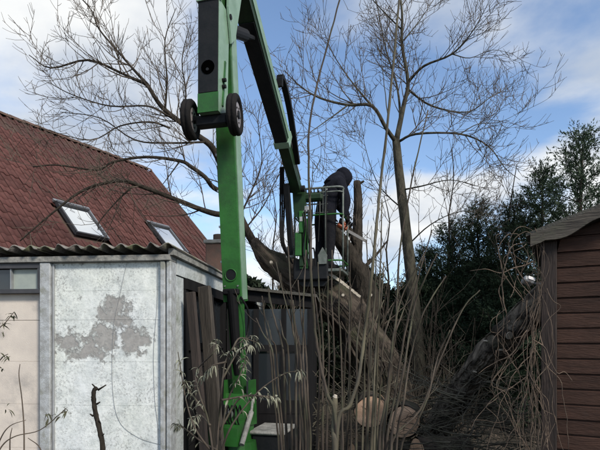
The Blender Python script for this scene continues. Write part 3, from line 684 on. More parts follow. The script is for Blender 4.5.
part('warning_label', M_print, lambda mb: mb.box(V3(2.572, 3.46, .055), (.045, .004, .07)))

part('hose', M_hose, lambda mb: [mb.tube(curve_pts([up_(.85)+Vector((-.1-.02*i, 0, -.02)), V3(2.45, 3.62, -.18-.03*i), V3(2.5, 3.1, -.2-.02*i), V3(2.72, 2.8, -.12)], 6), [.014]*19, 7) for i in range(3)])
# cage
KX0, KX1, KY0, KY1, KF, KT = -.12, .66, 2.78, 3.42, 2.72, 3.98
cg = part('cage', M_rail, lambda mb: (mb.box(((KX0+KX1)/2, (KY0+KY1)/2, KF-.03), (KX1-KX0, KY1-KY0, .05), bev=.01),))
def ring(z, r, m):
    c_ = .08; pts = []
    for (x, y, a0) in ((KX1-c_, KY1-c_, 0), (KX0+c_, KY1-c_, 90), (KX0+c_, KY0+c_, 180), (KX1-c_, KY0+c_, 270)):
        for a in (0, 30, 60, 90): pts.append(Vector((x+c_*math.cos(R(a0+a)), y+c_*math.sin(R(a0+a)), z)))
    pts.append(pts[0]); part('rail', m, lambda mb: mb.tube(pts, [r]*len(pts), 8, False), cg, True)
ring(KT, .018, M_rail); ring(KT-.07, .012, M_rail); ring(KT-.42, .014, M_green); ring(KF+.12, .014, M_green)
for (x, y) in ((KX0, KY0+.08), (KX0+.26, KY0), (KX0+.52, KY0), (KX1, KY0+.08), (KX1, KY1-.08), (KX0, KY1-.08)):
    part('upright', M_rail, lambda mb: mb.tube([(x, y, KF-.02), (x, y, KT)], [.015, .015], 8), cg, True)
part('toe_box', M_black, lambda mb: (mb.box((.16, KY0+.02, KF-.01), (.56, .10, .34), bev=.02), mb.prism([(-.11, KY0+.06, KF-.17), (.45, KY0+.06, KF-.17), (.36, KY0+.06, KF-.27), (.02, KY0+.06, KF-.27)], (0, .3, 0))), cg)
part('control_box', M_greend, lambda mb: (mb.box((.16, KY0-.02, KT-.15), (.40, .14, .12), bev=.03),), cg)
for i in range(5): part('lever', M_hose, lambda mb: mb.tube([(.04+.06*i, KY0-.02, KT-.10), (.03+.065*i, KY0-.05, KT-.02)], [.007, .01], 6), cg)
for i in range(3): part('hanging_strap', M_hose, lambda mb: mb.tube(curve_pts([(.18+.12*i, KY0-.03, KT-.05), (.2+.11*i, KY0-.05, KT-.4), (.16+.13*i, KY0-.04, KT-.75-.1*i)], 5), [.009]*11, 5), cg)
part('mesh_panel', M_rail, lambda mb: [mb.tube([(.0+.045*i, KY0-.012, KT-.40), (.0+.045*i, KY0-.012, KT-.01)], [.005, .005], 5) for i in range(10)]+[mb.tube([(-.02, KY0-.012, KT-.13*j), (.44, KY0-.012, KT-.13*j)], [.005, .005], 5) for j in range(1, 4)], cg)
part('grey_box', M_concd, lambda mb: mb.box((-.16, KY0-.03, 2.98), (.13, .11, .18), bev=.015), cg)
part('tool_holder', M_rail, lambda mb: mb.prism([(.30, KY0-.06, 2.78), (.42, KY0-.06, 2.78), (.43, KY0-.06, 2.92), (.36, KY0-.06, 3.04), (.29, KY0-.06, 2.92)], (0, .04, 0)), cg)
part('bracket_plate', M_greenp, lambda mb: mb.box((.04, KY0-.02, 3.55), (.10, .03, .22), bev=.01), cg)
for x in (.10, .02): part('lower_arm', M_green, lambda mb: beam_(mb, (x, KY0-.03, 2.72), (x, KY0-.03, 3.5), .05, .04), cg)

# ------------------------------------------------------------------ person with chainsaw
LW = lambda x, s, z: LM @ Vector((x, s, z))
pb = Vector((.395, 8.05, 0)); FZ = KF-.005
per = empty('person', (pb.x, pb.y, FZ)); tag(per, 'person in dark hooded top leaning out of the cage with a chainsaw', 'person')
def skinned(name, verts, edges, rad, mats, parent, root=0, sub=2, faces_mat=None):
    me = bpy.data.meshes.new(name); me.from_pydata([tuple(v) for v in verts], edges, []); o = bpy.data.objects.new(name, me); COL.objects.link(o)
    md = o.modifiers.new('skin', 'SKIN'); sv = me.skin_vertices[0].data if len(me.skin_vertices) else None
    if sv is None:
        bm = bmesh.new(); bm.from_mesh(me); bm.verts.layers.skin.verify(); bm.to_mesh(me); bm.free(); sv = me.skin_vertices[0].data
    for i, r in enumerate(rad):
        sv[i].radius = r if isinstance(r, tuple) else (r, r); sv[i].use_root = (i == root)
    md.use_smooth_shade = True; sb = o.modifiers.new('sub', 'SUBSURF'); sb.levels = sub; sb.render_levels = sub
    dg = bpy.context.evaluated_depsgraph_get(); nm = bpy.data.meshes.new_from_object(o.evaluated_get(dg)); nm.name = name
    COL.objects.unlink(o); bpy.data.objects.remove(o); no = bpy.data.objects.new(name, nm); COL.objects.link(no)
    org = ORG[parent.name]; no.parent = parent; ORG[no.name] = org.copy()
    nm.materials.clear()
    for m in mats: nm.materials.append(m)
    for p in nm.polygons:
        p.use_smooth = True
        if faces_mat: p.material_index = faces_mat(p.center)
    for v in nm.vertices: v.co -= org
    return no
B = lambda dx, dy, dz: Vector((pb.x+dx, pb.y+dy, FZ+dz))
hr = Vector((.1, -.09, 0))    # hip half-width direction
vs = [B(0, 0, .94), B(.04, .02, 1.10), B(.10, .04, 1.27), B(.16, .06, 1.40), B(.24, .09, 1.46), B(.30, .11, 1.50), B(.325, .12, 1.56),   # 0-6 pelvis..head
      B(.07, -.08, .86), B(.085, -.085, .48), B(.05, -.09, .10), B(.15, -.10, .035),                 # 7-10 right leg
      B(-.06, .09, .86), B(-.05, .10, .48), B(-.09, .08, .10), B(.01, .08, .035),                    # 11-14 left leg
      B(.24, -.07, 1.38), B(.34, -.10, 1.10), B(.30, -.10, .90), B(.27, -.10, .82),                         # 15-18 near arm
      B(.10, .22, 1.39), B(.24, .26, 1.14), B(.36, .12, .95), B(.37, .06, .89)]                      # 19-22 far arm
ed = [(0,1),(1,2),(2,3),(3,4),(4,5),(5,6),(0,7),(7,8),(8,9),(9,10),(0,11),(11,12),(12,13),(13,14),(3,15),(15,16),(16,17),(17,18),(3,19),(19,20),(20,21),(21,22)]
rd = [x*1.28 if not isinstance(x, tuple) else (x[0]*1.28, x[1]*1.28) for x in [(.15,.13),(.155,.13),(.175,.14),(.15,.13),.105,.10,.085, .095,.075,.062,.05, .095,.075,.062,.05, .085,.07,.055,.04, .085,.07,.055,.04]]
skinned('body', vs, ed, rd, [M_cloth, M_trou, M_skin], per, 0, 2, lambda c: 1 if c.z < FZ+.93 and c.x < pb.x+.2 else 0)
# hood with opening towards where the person looks
mb = MB(); hc = B(.325, .115, 1.515); look = Vector((.75, .45, -.5)).normalized(); K1, K2 = 9, 16
hu = look.cross(Vector((0, 0, 1))).normalized(); hv = hu.cross(look)
for i in range(K1):
    a = R(12+i*14.5)       # from the back pole
    for j in range(K2):
        b = 2*math.pi*j/K2
        d = -look*math.cos(a)+(hu*math.cos(b)+hv*math.sin(b))*math.sin(a)
        e = 1.0+.30*max(0, d.z)*max(0, -d.dot(look))+.05*math.sin(3*b)
        mb.v.append(hc+Vector((d.x*.135, d.y*.135, d.z*.165))*e)
mb.f = [(i*K2+j, i*K2+(j+1) % K2, (i+1)*K2+(j+1) % K2, (i+1)*K2+j) for i in range(K1-1) for j in range(K2)]+[tuple(range(K2))]; mb.m = [0]*len(mb.f)
hd_ = mb.build('hood', M_cloth, per, True, True)
mb = MB(); mb.tube(curve_pts([B(.14, .05, 1.36), B(.20, .07, 1.45), B(.27, .10, 1.51), B(.31, .11, 1.54)], 4), taper(.17, .12, 13), 16, True, 0, .08); mb.build('hood_cowl', M_cloth, hd_, True, True)
# face inside the hood: skin oval, nose, brow, mouth
mb = MB(); fc = hc+look*.055
for i in range(7):
    a = math.pi/2*i/6
    for j in range(14):
        b = 2*math.pi*j/14; d = look*math.sin(a)*.06+(hu*math.cos(b)*.072+hv*math.sin(b)*.098)*math.cos(a); mb.v.append(fc+d)
mb.f = [(i*14+j, i*14+(j+1) % 14, (i+1)*14+(j+1) % 14, (i+1)*14+j) for i in range(6) for j in range(14)]; mb.m = [0]*len(mb.f)
fa = mb.build('face', M_skin, per, True, True)
mb = MB(); mb.tube([fc+look*.055+hv*.02, fc+look*.078-hv*.02, fc+look*.06-hv*.03], [.008, .014, .008], 8); mb.build('nose', M_skin, fa, True)
for s in (-1, 1):
    mb = MB(); c = fc+look*.05+hu*(s*.03)+hv*.02; mb.tube([c-hu*.014, c, c+hu*.014], [.003, .007, .003], 6); mb.build('eye', M_black, fa)
mb = MB(); c = fc+look*.055-hv*.05; mb.tube([c-hu*.022, c, c+hu*.022], [.003, .006, .003], 6); mb.build('mouth', mat('lips', (.3, .12, .1), None), fa)
# pale print on the back of the top
mb = MB(); prg = random.Random(2)
for i in range(9):
    c = B(.0+prg.uniform(-.02, .13), -.115+prg.uniform(-.012, .0), 1.23+prg.uniform(-.05, .09)); mb.box(c, (prg.uniform(.02, .05), .012, prg.uniform(.01, .022)), Matrix.Rotation(R(prg.uniform(-50, -20)), 3, 'Y'))
mb.build('back_print', M_print, per)
# gloved hands
def hand(wr, d, n_, grip, name='glove'):
    d = d.normalized(); sd_ = d.cross(n_).normalized(); n_ = sd_.cross(d); mb = MB()
    mb.tube([wr, wr+d*.05, wr+d*.095], [.032, .042, .036], 10)
    for k, (o, l) in enumerate(((-.033, .07), (-.011, .082), (.011, .078), (.033, .06))):
        b = wr+d*.085+sd_*o; mb.tube([b, b+d*l*.45-n_*.006, b+d*l*.6-n_*.03, b+d*l*.35-n_*.052], [.011, .0105, .01, .008], 7)
    b = wr+d*.025-sd_*.036; mb.tube([b, b-sd_*.03+d*.03-n_*.012, b-sd_*.018+d*.06-n_*.035], [.013, .012, .009], 7)
    mb.build(name, M_rub, per, True, True)
hand(B(.27, -.10, .82), Vector((-.15, .15, -1)), Vector((.6, -.8, 0)), None)
hand(B(.37, .06, .89), Vector((.05, -.4, -1)), Vector((-.6, -.6, 0)), None)
for (x, y) in ((.05, -.09), (-.09, .08)):
    mb = MB(); mb.tube([B(x-.06, y, .055), B(x-.02, y, .06), B(x+.07, y, .05), B(x+.155, y, .036), B(x+.19, y, .035)], [.048, .058, .052, .042, .02], 12); mb.tube([B(x, y, .05), B(x, y, .22)], [.055, .062], 12); mb.build('boot', M_rub, per, True, True)
# chainsaw
cs0 = B(.28, -.06, .70); saw = empty('chainsaw', cs0); tag(saw, 'orange chainsaw held low by the person in the cage', 'chainsaw')
qd = Vector((.86, .25, -.42)).normalized(); qs = qd.cross(Vector((0, 0, 1))).normalized(); qu = qs.cross(qd); RQ = Matrix((qd, qs, qu)).transposed()
mb = MB(); mb.box(cs0, (.17, .09, .085), RQ, bev=.02); mb.box(cs0-qd*.02+qu*.05, (.11, .08, .035), RQ, bev=.012); mb.build('motor_housing', M_orange, saw)
mb = MB(); mb.box(cs0+qd*.04-qs*.056, (.12, .02, .09), RQ, bev=.008); mb.build('side_cover', mat('saw_cover', (.6, .58, .54), None, 10, .5), saw)
mb = MB(); mb.box(cs0+qd*.31-qs*.045, (.36, .008, .05), RQ, bev=.002); mb.build('guide_bar', M_bar, saw)
mb = MB(); mb.tube(curve_pts([cs0-qs*.07-qu*.02+qd*.06, cs0-qs*.075+qu*.11+qd*.07, cs0+qs*.06+qu*.12+qd*.06, cs0+qs*.07+qd*.04], 6), [.012]*19, 8); mb.build('front_handle', M_hose, saw, True)
mb = MB(); mb.tube(curve_pts([cs0-qd*.10+qu*.03, cs0-qd*.2+qu*.05, cs0-qd*.24-qu*.02, cs0-qd*.10-qu*.04], 6), [.014]*19, 8); mb.build('rear_handle', M_hose, saw, True)
mb = MB(); mb.box(cs0+qd*.13+qu*.10, (.015, .12, .08), RQ, bev=.005); mb.build('hand_guard', M_black, saw)

# ------------------------------------------------------------------ leaning willow being cut
rng = random.Random(11)
tb = P(390, 440, 8.7); tb.z = 0
wil = empty('leaning_willow', tb); tag(wil, 'huge leaning willow trunk under the cage with boughs sweeping left', 'tree')
def limb(mb, pxs, Ys, r0, r1, n=10, sub=5, pw=.8, rough=.12, mi=0, capmi=None):
    p = limb_px(pxs, Ys, sub); r = taper(r0, r1, len(p), pw); mb.tube(p, r, n, True, mi, rough, None, capmi); return p, r
mb = MB()
tp_ = limb_px([(392, 520), (390, 440), (376, 368), (348, 318), (318, 292), (290, 273), (266, 257), (253, 240)], [8.7, 8.7, 8.65, 8.6, 8.5, 8.45, 8.4, 8.4], 8)
tr_ = [float(np.interp(i/8, range(8), [.54, .50, .43, .36, .31, .25, .15, .07])) for i in range(len(tp_))]
mb.tube(tp_, tr_, 30, True, 0, .26)
epi = MB(); twigs(epi, tp_, tr_, rng, 2, (11, 3), ((.3, 1.1), (.15, .4)), (40, 85), .16, .0034, .25, .02); tag(epi.build('shoots', M_twig, wil), kind='stuff')
trk = mb.build('trunk', M_bark, wil, True)
mb = MB()
for k in range(26):     # coarse bark ridges on the top of the leaning trunk
    t = rng.random(); a = [P(386, 420, 8.2), P(372, 366, 8.15), P(346, 318, 8.1), P(316, 294, 8.1), P(290, 275, 8.1), P(264, 260, 8.2)]
    c = curve_pts(a, 6); i = rng.randrange(2, len(c)-5); o = Vector((rng.uniform(-.2, .3), rng.uniform(-.05, .1), rng.uniform(-.25, .25)))*(1-i/len(c)*.5)
    mb.tube([c[i+j]+o+rvec(rng)*.012 for j in range(4)], [.008, .02, .018, .006], 5)
mb.build('bark_ridges', M_bark, trk, True)
mb = MB(); q = [P(323, 270, 7.95), P(340, 281, 7.95), P(360, 297, 8.0)]; q = curve_pts(q, 6)
for i in range(len(q)-1):
    mb.box((q[i]+q[i+1])/2, ((q[i+1]-q[i]).length*1.1, .05, .055*(1-.4*i/len(q))), Matrix.Rotation(R(32), 3, 'Y'))
mb.build('pale_strip', M_cutp, trk)  # pale strip along the upper edge of the trunk
# knife cut spots
for (x, y) in ((271, 262), (302, 297), (343, 295), (318, 285), (371, 295)):
    mb = MB(); c = P(x, y, 8.0); mb.tube([c+Vector((0, .15, 0)), c], [.03, .024], 8); mb.build('branch_stub', M_cutp, trk)
# cut fork beside the person
mb = MB()
p1, r1 = limb(mb, [(368, 320), (364, 285), (350, 255), (338, 238), (330, 226)], [8.75, 8.7, 8.65, 8.6, 8.6], .24, .09, 14, 6, .8, .24)
p2, r2 = limb(mb, [(362, 290), (357, 262), (357, 240), (358, 210), (357, 181)], [8.7, 8.75, 8.8, 8.85, 8.85], .16, .06, 12, 6, .7, .26)
limb(mb, [(358, 248), (350, 232), (346, 222)], [8.75, 8.7, 8.7], .07, .05, 8)
limb(mb, [(357, 185), (364, 181)], [8.85, 8.85], .03, .018, 6)
limb(mb, [(364, 268), (376, 255), (388, 240)], [8.75, 8.8, 8.9], .045, .012, 6)
fork = mb.build('cut_fork', M_barkd, wil, True)
tw = MB(); twigs(tw, p2, r2, rng, 2, (5, 3), ((.3, .9), (.15, .4)), (30, 60), .1, .0032, .3); twigs(tw, p1, r1, rng, 2, (4, 3), ((.3, .8), (.15, .4)), (30, 60), .1, .0032, .3); tag(tw.build('twigs', M_twig, wil), kind='stuff')
mb = MB(); e = P(330, 226, 8.6); mb.tube([e, e+Vector((-.012, -.008, .012))], [.085, .085], 12); mb.build('cut_end', M_cut, fork); mb = MB(); e = P(346, 222, 8.7); mb.tube([e, e+Vector((-.008, -.005, .012))], [.048, .048], 10); mb.build('cut_end', M_cut, fork)
# boughs and crown sweeping to the left
mb = MB(); tw = MB()
boughs = [
 ([(266, 262), (252, 240), (240, 216), (229, 186), (214, 150), (198, 136), (180, 122), (161, 106), (147, 84)], [8.4, 8.4, 8.3, 8.2, 8.0, 7.9, 7.8, 7.7, 7.6], .10, .036),
 ([(147, 84), (134, 79), (121, 73), (88, 60), (51, 68), (29, 55)], [7.6, 7.55, 7.5, 7.3, 7.2, 7.2], .036, .008),
 ([(147, 84), (134, 70), (121, 55), (99, 29), (92, 11), (77, -6)], [7.6, 7.6, 7.7, 7.8, 7.8, 7.9], .032, .008),
 ([(165, 108), (167, 80), (165, 40), (176, 8)], [7.7, 7.7, 7.8, 7.9], .024, .006),
 ([(183, 125), (165, 114), (147, 106), (110, 106), (73, 95), (48, 82)], [7.8, 7.7, 7.5, 7.3, 7.2, 7.1], .026, .006),
 ([(180, 122), (186, 95), (182, 60), (190, 25)], [7.8, 7.9, 8.0, 8.1], .022, .006),
 ([(248, 235), (237, 217), (216, 214), (200, 209), (180, 201), (143, 187), (124, 181), (105, 183), (80, 192), (50, 215), (20, 241)], [8.4, 8.3, 8.1, 8.0, 7.8, 7.5, 7.3, 7.2, 7.0, 6.9, 6.8], .075, .010),
 ([(232, 196), (214, 188), (205, 177), (190, 166), (180, 161), (147, 157), (113, 162), (97, 170), (57, 165), (33, 167)], [8.25, 8.1, 8.0, 7.9, 7.8, 7.5, 7.3, 7.1, 6.9, 6.8], .055, .009),
 ([(133, 186), (118, 200), (100, 221), (98, 230)], [7.4, 7.3, 7.1, 7.05], .02, .006),
 ([(180, 161), (172, 172), (163, 184)], [7.8, 7.7, 7.6], .016, .007),
 ([(170, 128), (150, 122), (120, 126), (90, 140), (40, 128)], [7.8, 7.6, 7.4, 7.2, 7.1], .02, .006),
 ([(205, 142), (170, 143), (135, 140), (100, 118), (60, 112)], [7.9, 7.8, 7.6, 7.5, 7.4], .022, .006),
 ([(240, 216), (252, 190), (262, 160), (258, 120), (266, 90)], [8.4, 8.5, 8.7, 8.8, 8.9], .022, .005),
 ([(246, 228), (264, 205), (276, 180), (290, 160)], [8.4, 8.6, 8.8, 9.0], .018, .005),
]
for i, (a, Y, r0, r1) in enumerate(boughs):
    mb = MB(); r0 *= .8; r1 *= .8; p, r = limb(mb, a, Y, r0, r1, 9 if r0 > .05 else 6, 4, .85, .08)
    big = r0 > .04; mb.build('bough', M_barkd, wil, True)
    twigs(tw, p, r, rng, 3, (5.0 if big else 8.0, 6.0, 5.6), ((.45, 1.15), (.22, .55), (.1, .28)), (30, 62), .09, .0030, .25 if big else .06, flat=.75)
tw.build('crown', M_twig, wil)

# ------------------------------------------------------------------ bare tree right of the cage
rng = random.Random(21)
TY = 11.0
t2 = P(424, 420, TY); t2.z = 0
bt = empty('bare_tree', t2); tag(bt, 'tall bare tree with forked greenish trunk right of the person', 'tree')
mb = MB(); tw = MB()
limb(mb, [(422, 420), (417, 340), (412, 285), (406, 230), (400, 180), (396, 140)], [TY]*6, .155, .085, 14, 5, 1, .08)
tr2 = mb.build('trunk', M_barkg, bt, True); mb = MB()
LB = [
 ([(396, 142), (386, 128), (372, 106), (348, 105), (320, 98), (300, 86), (284, 70)], [0, -.2, -.4, -.6, -.8, -1, -1.2], .085, .012),
 ([(396, 142), (404, 104), (408, 82), (402, 44), (402, 12), (397, -30), (399, -70)], [0, .1, .1, 0, -.1, 0, 0], .10, .02),
 ([(398, 142), (400, 112), (396, 82), (386, 50), (378, 10), (370, -30)], [0, .3, .6, .8, 1.0, 1.1], .06, .01),
 ([(408, 82), (424, 66), (452, 54), (472, 32), (488, 4)], [.1, -.2, -.5, -.8, -1], .055, .008),
 ([(398, 142), (416, 134), (460, 134), (488, 146), (505, 168), (520, 180)], [0, -.3, -.7, -1, -1.2, -1.2], .05, .008),
 ([(406, 88), (432, 106), (468, 112), (492, 96), (512, 86)], [.1, .5, .9, 1.1, 1.3], .045, .008),
 ([(372, 106), (360, 92), (346, 74), (330, 48), (322, 20)], [-.4, -.3, 0, .2, .3], .045, .007),
 ([(348, 105), (336, 114), (322, 124), (306, 136), (296, 150)], [-.6, -.8, -1, -1.2, -1.3], .03, .006),
 ([(402, 190), (422, 186), (450, 180), (478, 186)], [0, -.4, -.7, -.9], .035, .007),
 ([(404, 210), (388, 196), (376, 180), (366, 150), (362, 128)], [0, .3, .5, .7, .8], .03, .006),
 ([(404, 40), (420, 20), (440, -10)], [-.1, .2, .4], .03, .006),
 ([(402, 30), (384, 12), (366, -8), (352, -30)], [0, -.3, -.5, -.6], .03, .006),
 ([(460, 134), (478, 124), (500, 122), (524, 110)], [-.7, -.5, -.4, -.3], .022, .005),
 ([(408, 245), (430, 225), (458, 212), (486, 214)], [0, -.3, -.6, -.9], .03, .006),
 ([(452, 54), (470, 58), (492, 50), (514, 54)], [-.5, -.3, -.2, -.1], .02, .005),
]
for (a, dY, r0, r1) in LB:
    mb = MB(); r0 *= .62; r1 *= .6; p, r = limb(mb, a, [TY+d for d in dY], r0, r1, 8 if r0 > .05 else 6, 4, .8, .06); mb.build('bough', M_barkg, bt, True)
    twigs(tw, p, r, rng, 3, (5.2, 5.8, 5.4), ((.6, 1.55), (.3, .8), (.15, .4)), (30, 60), .085, .0040, .12, flat=.8)
tw.build('crown', M_twig, bt)
# thinner bare trees and saplings further back
def sapling(px, pyt, Y, r0, seed, label, spread=1.0, lean=0, dens=2.2):
    g = random.Random(seed); b = P(px, 340, Y); b.z = 0
    e = empty('bare_sapling', b); tag(e, label, 'tree', 'thin bare trees behind the cage')
    top = P(px+lean, pyt, Y); k = 8; pts = [b.lerp(top, i/k)+Vector((g.uniform(-.08, .08), g.uniform(-.08, .08), 0))*(i > 0) for i in range(k+1)]
    pts = curve_pts(pts, 2); rr = taper(r0, .008, len(pts), .9); m1 = MB(); m1.tube(pts, rr, 7, True, 0, .06); m1.build('trunk', M_barkd, e, True)
    m2 = MB(); twigs(m2, pts, rr, g, 3, (dens, 3.6, 3.6), ((.7*spread, 1.7*spread), (.3, .8), (.15, .4)), (25, 55), .1, .0045, .3); m2.build('crown', M_twig, e)
sapling(300, 150, 11.5, .05, 31, 'thin bare tree showing left of the cage behind the upper boom', .8, -12)
sapling(382, 195, 10.5, .045, 32, 'thin bare tree between the cut fork and the tall bare tree', .8, 6)
sapling(270, 190, 12.0, .045, 33, 'low bare tree behind the mast and the leaning bough', .8, 4)
sapling(440, 150, 12.0, .05, 34, 'thin bare tree just right of the tall bare trunk', 1.0, 14)
sapling(490, 165, 10.6, .04, 35, 'slender bare tree in front of the dark conifers', .9, 22)
sapling(340, 205, 12.5, .045, 36, 'small bare tree directly behind the person', .8, 6, 2.8)

# ------------------------------------------------------------------ conifers
def conifer(px, pyt, Y, Rb, seed, label, m, n_br=120, dens=1.0, zlo=.0):
    g = np.random.default_rng(seed); top = P(px, pyt, Y); b = Vector((top.x, top.y, 0)); H = top.z
    e = empty('conifer_tree', b); tag(e, label, 'conifer tree', 'conifers behind the shed and brush')
    m1 = MB(); pts = [b+Vector((0, 0, H*.985*i/8))+Vector((math.sin(i+seed)*.03, 0, 0)) for i in range(9)]; m1.tube(pts, taper(.04+H*.016, .008, 9), 8); 
    V_, F_ = [], []
    def leaves(p, d, ln, wd):
        # p,d: (n,3); diamond leaves with a random roll
        n = len(p); rr = g.normal(size=(n, 3)); s = np.cross(d, rr); s /= (np.linalg.norm(s, axis=1, keepdims=True)+1e-9)
        ln = ln[:, None]; wd = wd[:, None]
        q = np.stack([p, p+d*ln*.45+s*wd, p+d*ln, p+d*ln*.45-s*wd], 1).reshape(-1, 3); V_.append(q)
    for i in range(n_br):
        t = (i+g.random())/n_br; z = H*(zlo+(1-zlo)*(t**.8))*.99; 
        rad = Rb*((1-t**.8)**.75*(.75+.5*g.random()))+.10
        az = i*2.39996+g.normal()*.4; el = R(8+34*t+g.normal()*10)
        d = np.array([math.cos(az)*math.cos(el), math.sin(az)*math.cos(el), math.sin(el)])
        p0 = np.array([b.x, b.y, z]); k = 7; sag = np.array([0, 0, -.10*(1-t)])
        tip_curl = np.array([0, 0, .16])
        bp = []; p = p0.copy(); dd = d.copy()
        for j in range(k+1):
            bp.append(p.copy()); dd = dd+sag*.35+tip_curl*(j/k)*.8+g.normal(size=3)*.05; dd /= np.linalg.norm(dd); p = p+dd*rad/k
        bp = np.array(bp); m1.tube([Vector(x) for x in bp], taper(.006+.008*rad, .003, k+1), 4, False)
        ns = max(8, int(rad*38*dens))
        for q in range(ns):
            f = (.12+.88*g.random()**.8)*k; a = min(int(f), k-1); c = bp[a]+(bp[a+1]-bp[a])*(f-a); tg = bp[a+1]-bp[a]; tg /= np.linalg.norm(tg)
            sp_ = tg*.75+g.normal(size=3)*.55+np.array([0, 0, .12]); sp_ /= np.linalg.norm(sp_); L_ = .12+.30*g.random()*(.6+.5*min(1, rad))
            nl = 16; tt = g.random(nl); pp = c+sp_*(tt*L_)[:, None]+g.normal(size=(nl, 3))*.008
            ds = sp_+g.normal(size=(nl, 3))*.45; ds /= np.linalg.norm(ds, axis=1, keepdims=True)
            leaves(pp, ds, .035+.05*g.random(nl), .0045+.006*g.random(nl))
    m1.build('trunk', M_barkd, e)
    vv = np.concatenate(V_); nq = len(vv)//4; vv -= np.array(b)
    me = bpy.data.meshes.new('crown'); me.vertices.add(len(vv)); me.vertices.foreach_set('co', vv.astype(np.float32).ravel())
    me.loops.add(nq*4); me.loops.foreach_set('vertex_index', np.arange(nq*4, dtype=np.int32)); me.polygons.add(nq); me.polygons.foreach_set('loop_start', np.arange(0, nq*4, 4, dtype=np.int32))
    me.materials.append(m); me.update(calc_edges=True); o = bpy.data.objects.new('crown', me); COL.objects.link(o); o.parent = e
    return nq
tot = 0
for i, (px, py, Y, Rb, lab, m, nb) in enumerate([
 (581, 133, 8.6, 1.35, 'tall spiky conifer rising right behind the shed roof', M_con2, 95),
 (541, 172, 10.0, 1.5, 'feathery conifer rising behind the left end of the bargeboard', M_con, 115),
 (514, 205, 10.8, 1.5, 'conifer with ragged top left of the shed behind the vine', M_con, 110),
 (478, 206, 11.6, 1.6, 'dark conifer midway between the bare trunk and the shed', M_con, 115),
 (450, 226, 12.2, 1.5, 'dark conifer just right of the tall bare trunk', M_con, 110),
 (424, 252, 12.6, 1.3, 'low dark conifer behind the tall bare trunk', M_con, 120),
 (650, 140, 9.2, 1.3, 'conifer hidden mostly behind the shed, rightmost of all', M_con2, 120)]):
    tot += conifer(px, py, Y, Rb, 50+i, lab, m, nb)
# evergreen hedge closing the garden
g = np.random.default_rng(8); nl = 80000
hx = g.uniform(-2.6, 11, nl); hh = 3.25+.25*np.sin(hx*1.7)+.18*np.sin(hx*4.1+1); hz = hh*(1-g.random(nl)**1.15*.99); dep = np.abs(g.normal(size=nl))*.22
hp = np.stack([hx, 13.6-.03*hx+dep*np.sign(g.normal(size=nl))*1.0+.25*np.sin(hx*2.3+hz*1.9), hz], 1)
d = g.normal(size=(nl, 3))+np.array([0, -.3, .6]); d /= np.linalg.norm(d, axis=1, keepdims=True); s = np.cross(d, g.normal(size=(nl, 3))); s /= np.linalg.norm(s, axis=1, keepdims=True)
ln = (.10+.14*g.random(nl))[:, None]; wd = (.025+.035*g.random(nl))[:, None]
vv = np.stack([hp, hp+d*ln*.5+s*wd, hp+d*ln, hp+d*ln*.5-s*wd], 1).reshape(-1, 3)-np.array([4, 13.5, 0])
he = empty('hedge', (4, 13.5, 0)); tag(he, 'dark evergreen hedge along the back of the garden', 'hedge')
me = bpy.data.meshes.new('foliage'); me.from_pydata([], [], []); me.vertices.add(len(vv)); me.vertices.foreach_set('co', vv.astype(np.float32).ravel()); me.loops.add(nl*4); me.loops.foreach_set('vertex_index', np.arange(nl*4, dtype=np.int32)); me.polygons.add(nl); me.polygons.foreach_set('loop_start', np.arange(0, nl*4, 4, dtype=np.int32)); me.materials.append(M_hedge); me.update(calc_edges=True)
o = bpy.data.objects.new('foliage', me); COL.objects.link(o); o.parent = he; o['kind'] = 'stuff'
mb = MB()
for i in range(34):
    x = -2.5+i*.4; z = 2.7; mb.tube([(x, 13.6, 0), (x+.1, 13.6, 1.4), (x+.05, 13.6, z)], [.05, .04, .015], 6)
mb.build('stems', M_barkd, he)

# ------------------------------------------------------------------ logs
def log(name, c0, ax, L_, r, seed, label, cat='log', pale=None):
    g = random.Random(seed); c0 = Vector(c0); ax = Vector(ax).normalized(); base = c0-Vector((0, 0, r))
    e = empty(name, base); tag(e, label, cat, 'cut logs stacked on the ground')
    k = 7; mb = MB(); pts = [c0+ax*L_*i/k for i in range(k+1)]; mb.tube(pts, [r*(1+g.uniform(-.03, .03)) for _ in pts], 22, False, 0, .09); 
    mb.build('bark', M_bark, e, True)
    u = ax.orthogonal().normalized(); v = ax.cross(u); rmat = ring_mat(.02, r*1.1, r)
    for s, cc in ((-1, c0), (1, c0+ax*L_)):
        mb = MB(); n_ = 22; inner = []
        vs = [cc+ax*(s*.006)]; 
        for q in (.35, .7, .965):
            for j in range(n_):
                a = 2*math.pi*j/n_; vs.append(cc+(u*math.cos(a)+v*math.sin(a))*(r*q*(1+.05*math.sin(2*a+seed)+.02*math.sin(5*a)))+ax*(s*(.004+.003*g.uniform(-1, 1)*(q < .9))-s*.012*(q > .9)))
        fs = [(0, 1+j, 1+(j+1) % n_) for j in range(n_)]+[(1+q*n_+j, 1+(q+1)*n_+j, 1+(q+1)*n_+(j+1) % n_, 1+q*n_+(j+1) % n_) for q in (0, 1) for j in range(n_)]
        mb.add(vs, fs); cf = mb.build('cut_face', rmat, e, False, True)
        mb = MB(); a0 = g.uniform(0, 6.28)
        for q in range(3):
            a = a0+q*2.1+g.uniform(-.4, .4); dr = u*math.cos(a)+v*math.sin(a); pd = ax.cross(dr); l_ = r*g.uniform(.35, .8); k0 = cc+ax*(s*.012)+dr*r*.08
            mb.add([k0, k0+dr*l_*.5+pd*.0035, k0+dr*l_+pd*.001, k0+dr*l_*.5-pd*.0035], [(0, 1, 2, 3)])
        tag(mb.build('cracks', M_barkd, cf), kind='stuff')
log('log', P(371, 412, 5.9), (.12, 1, .02), .55, .195, 1, 'cut log with pale round face on top of the pile, left of two')
log('log', P(404, 422, 5.75), (.30, 1, .0), .60, .185, 2, 'cut log with pale face on the pile, slightly lower and right')
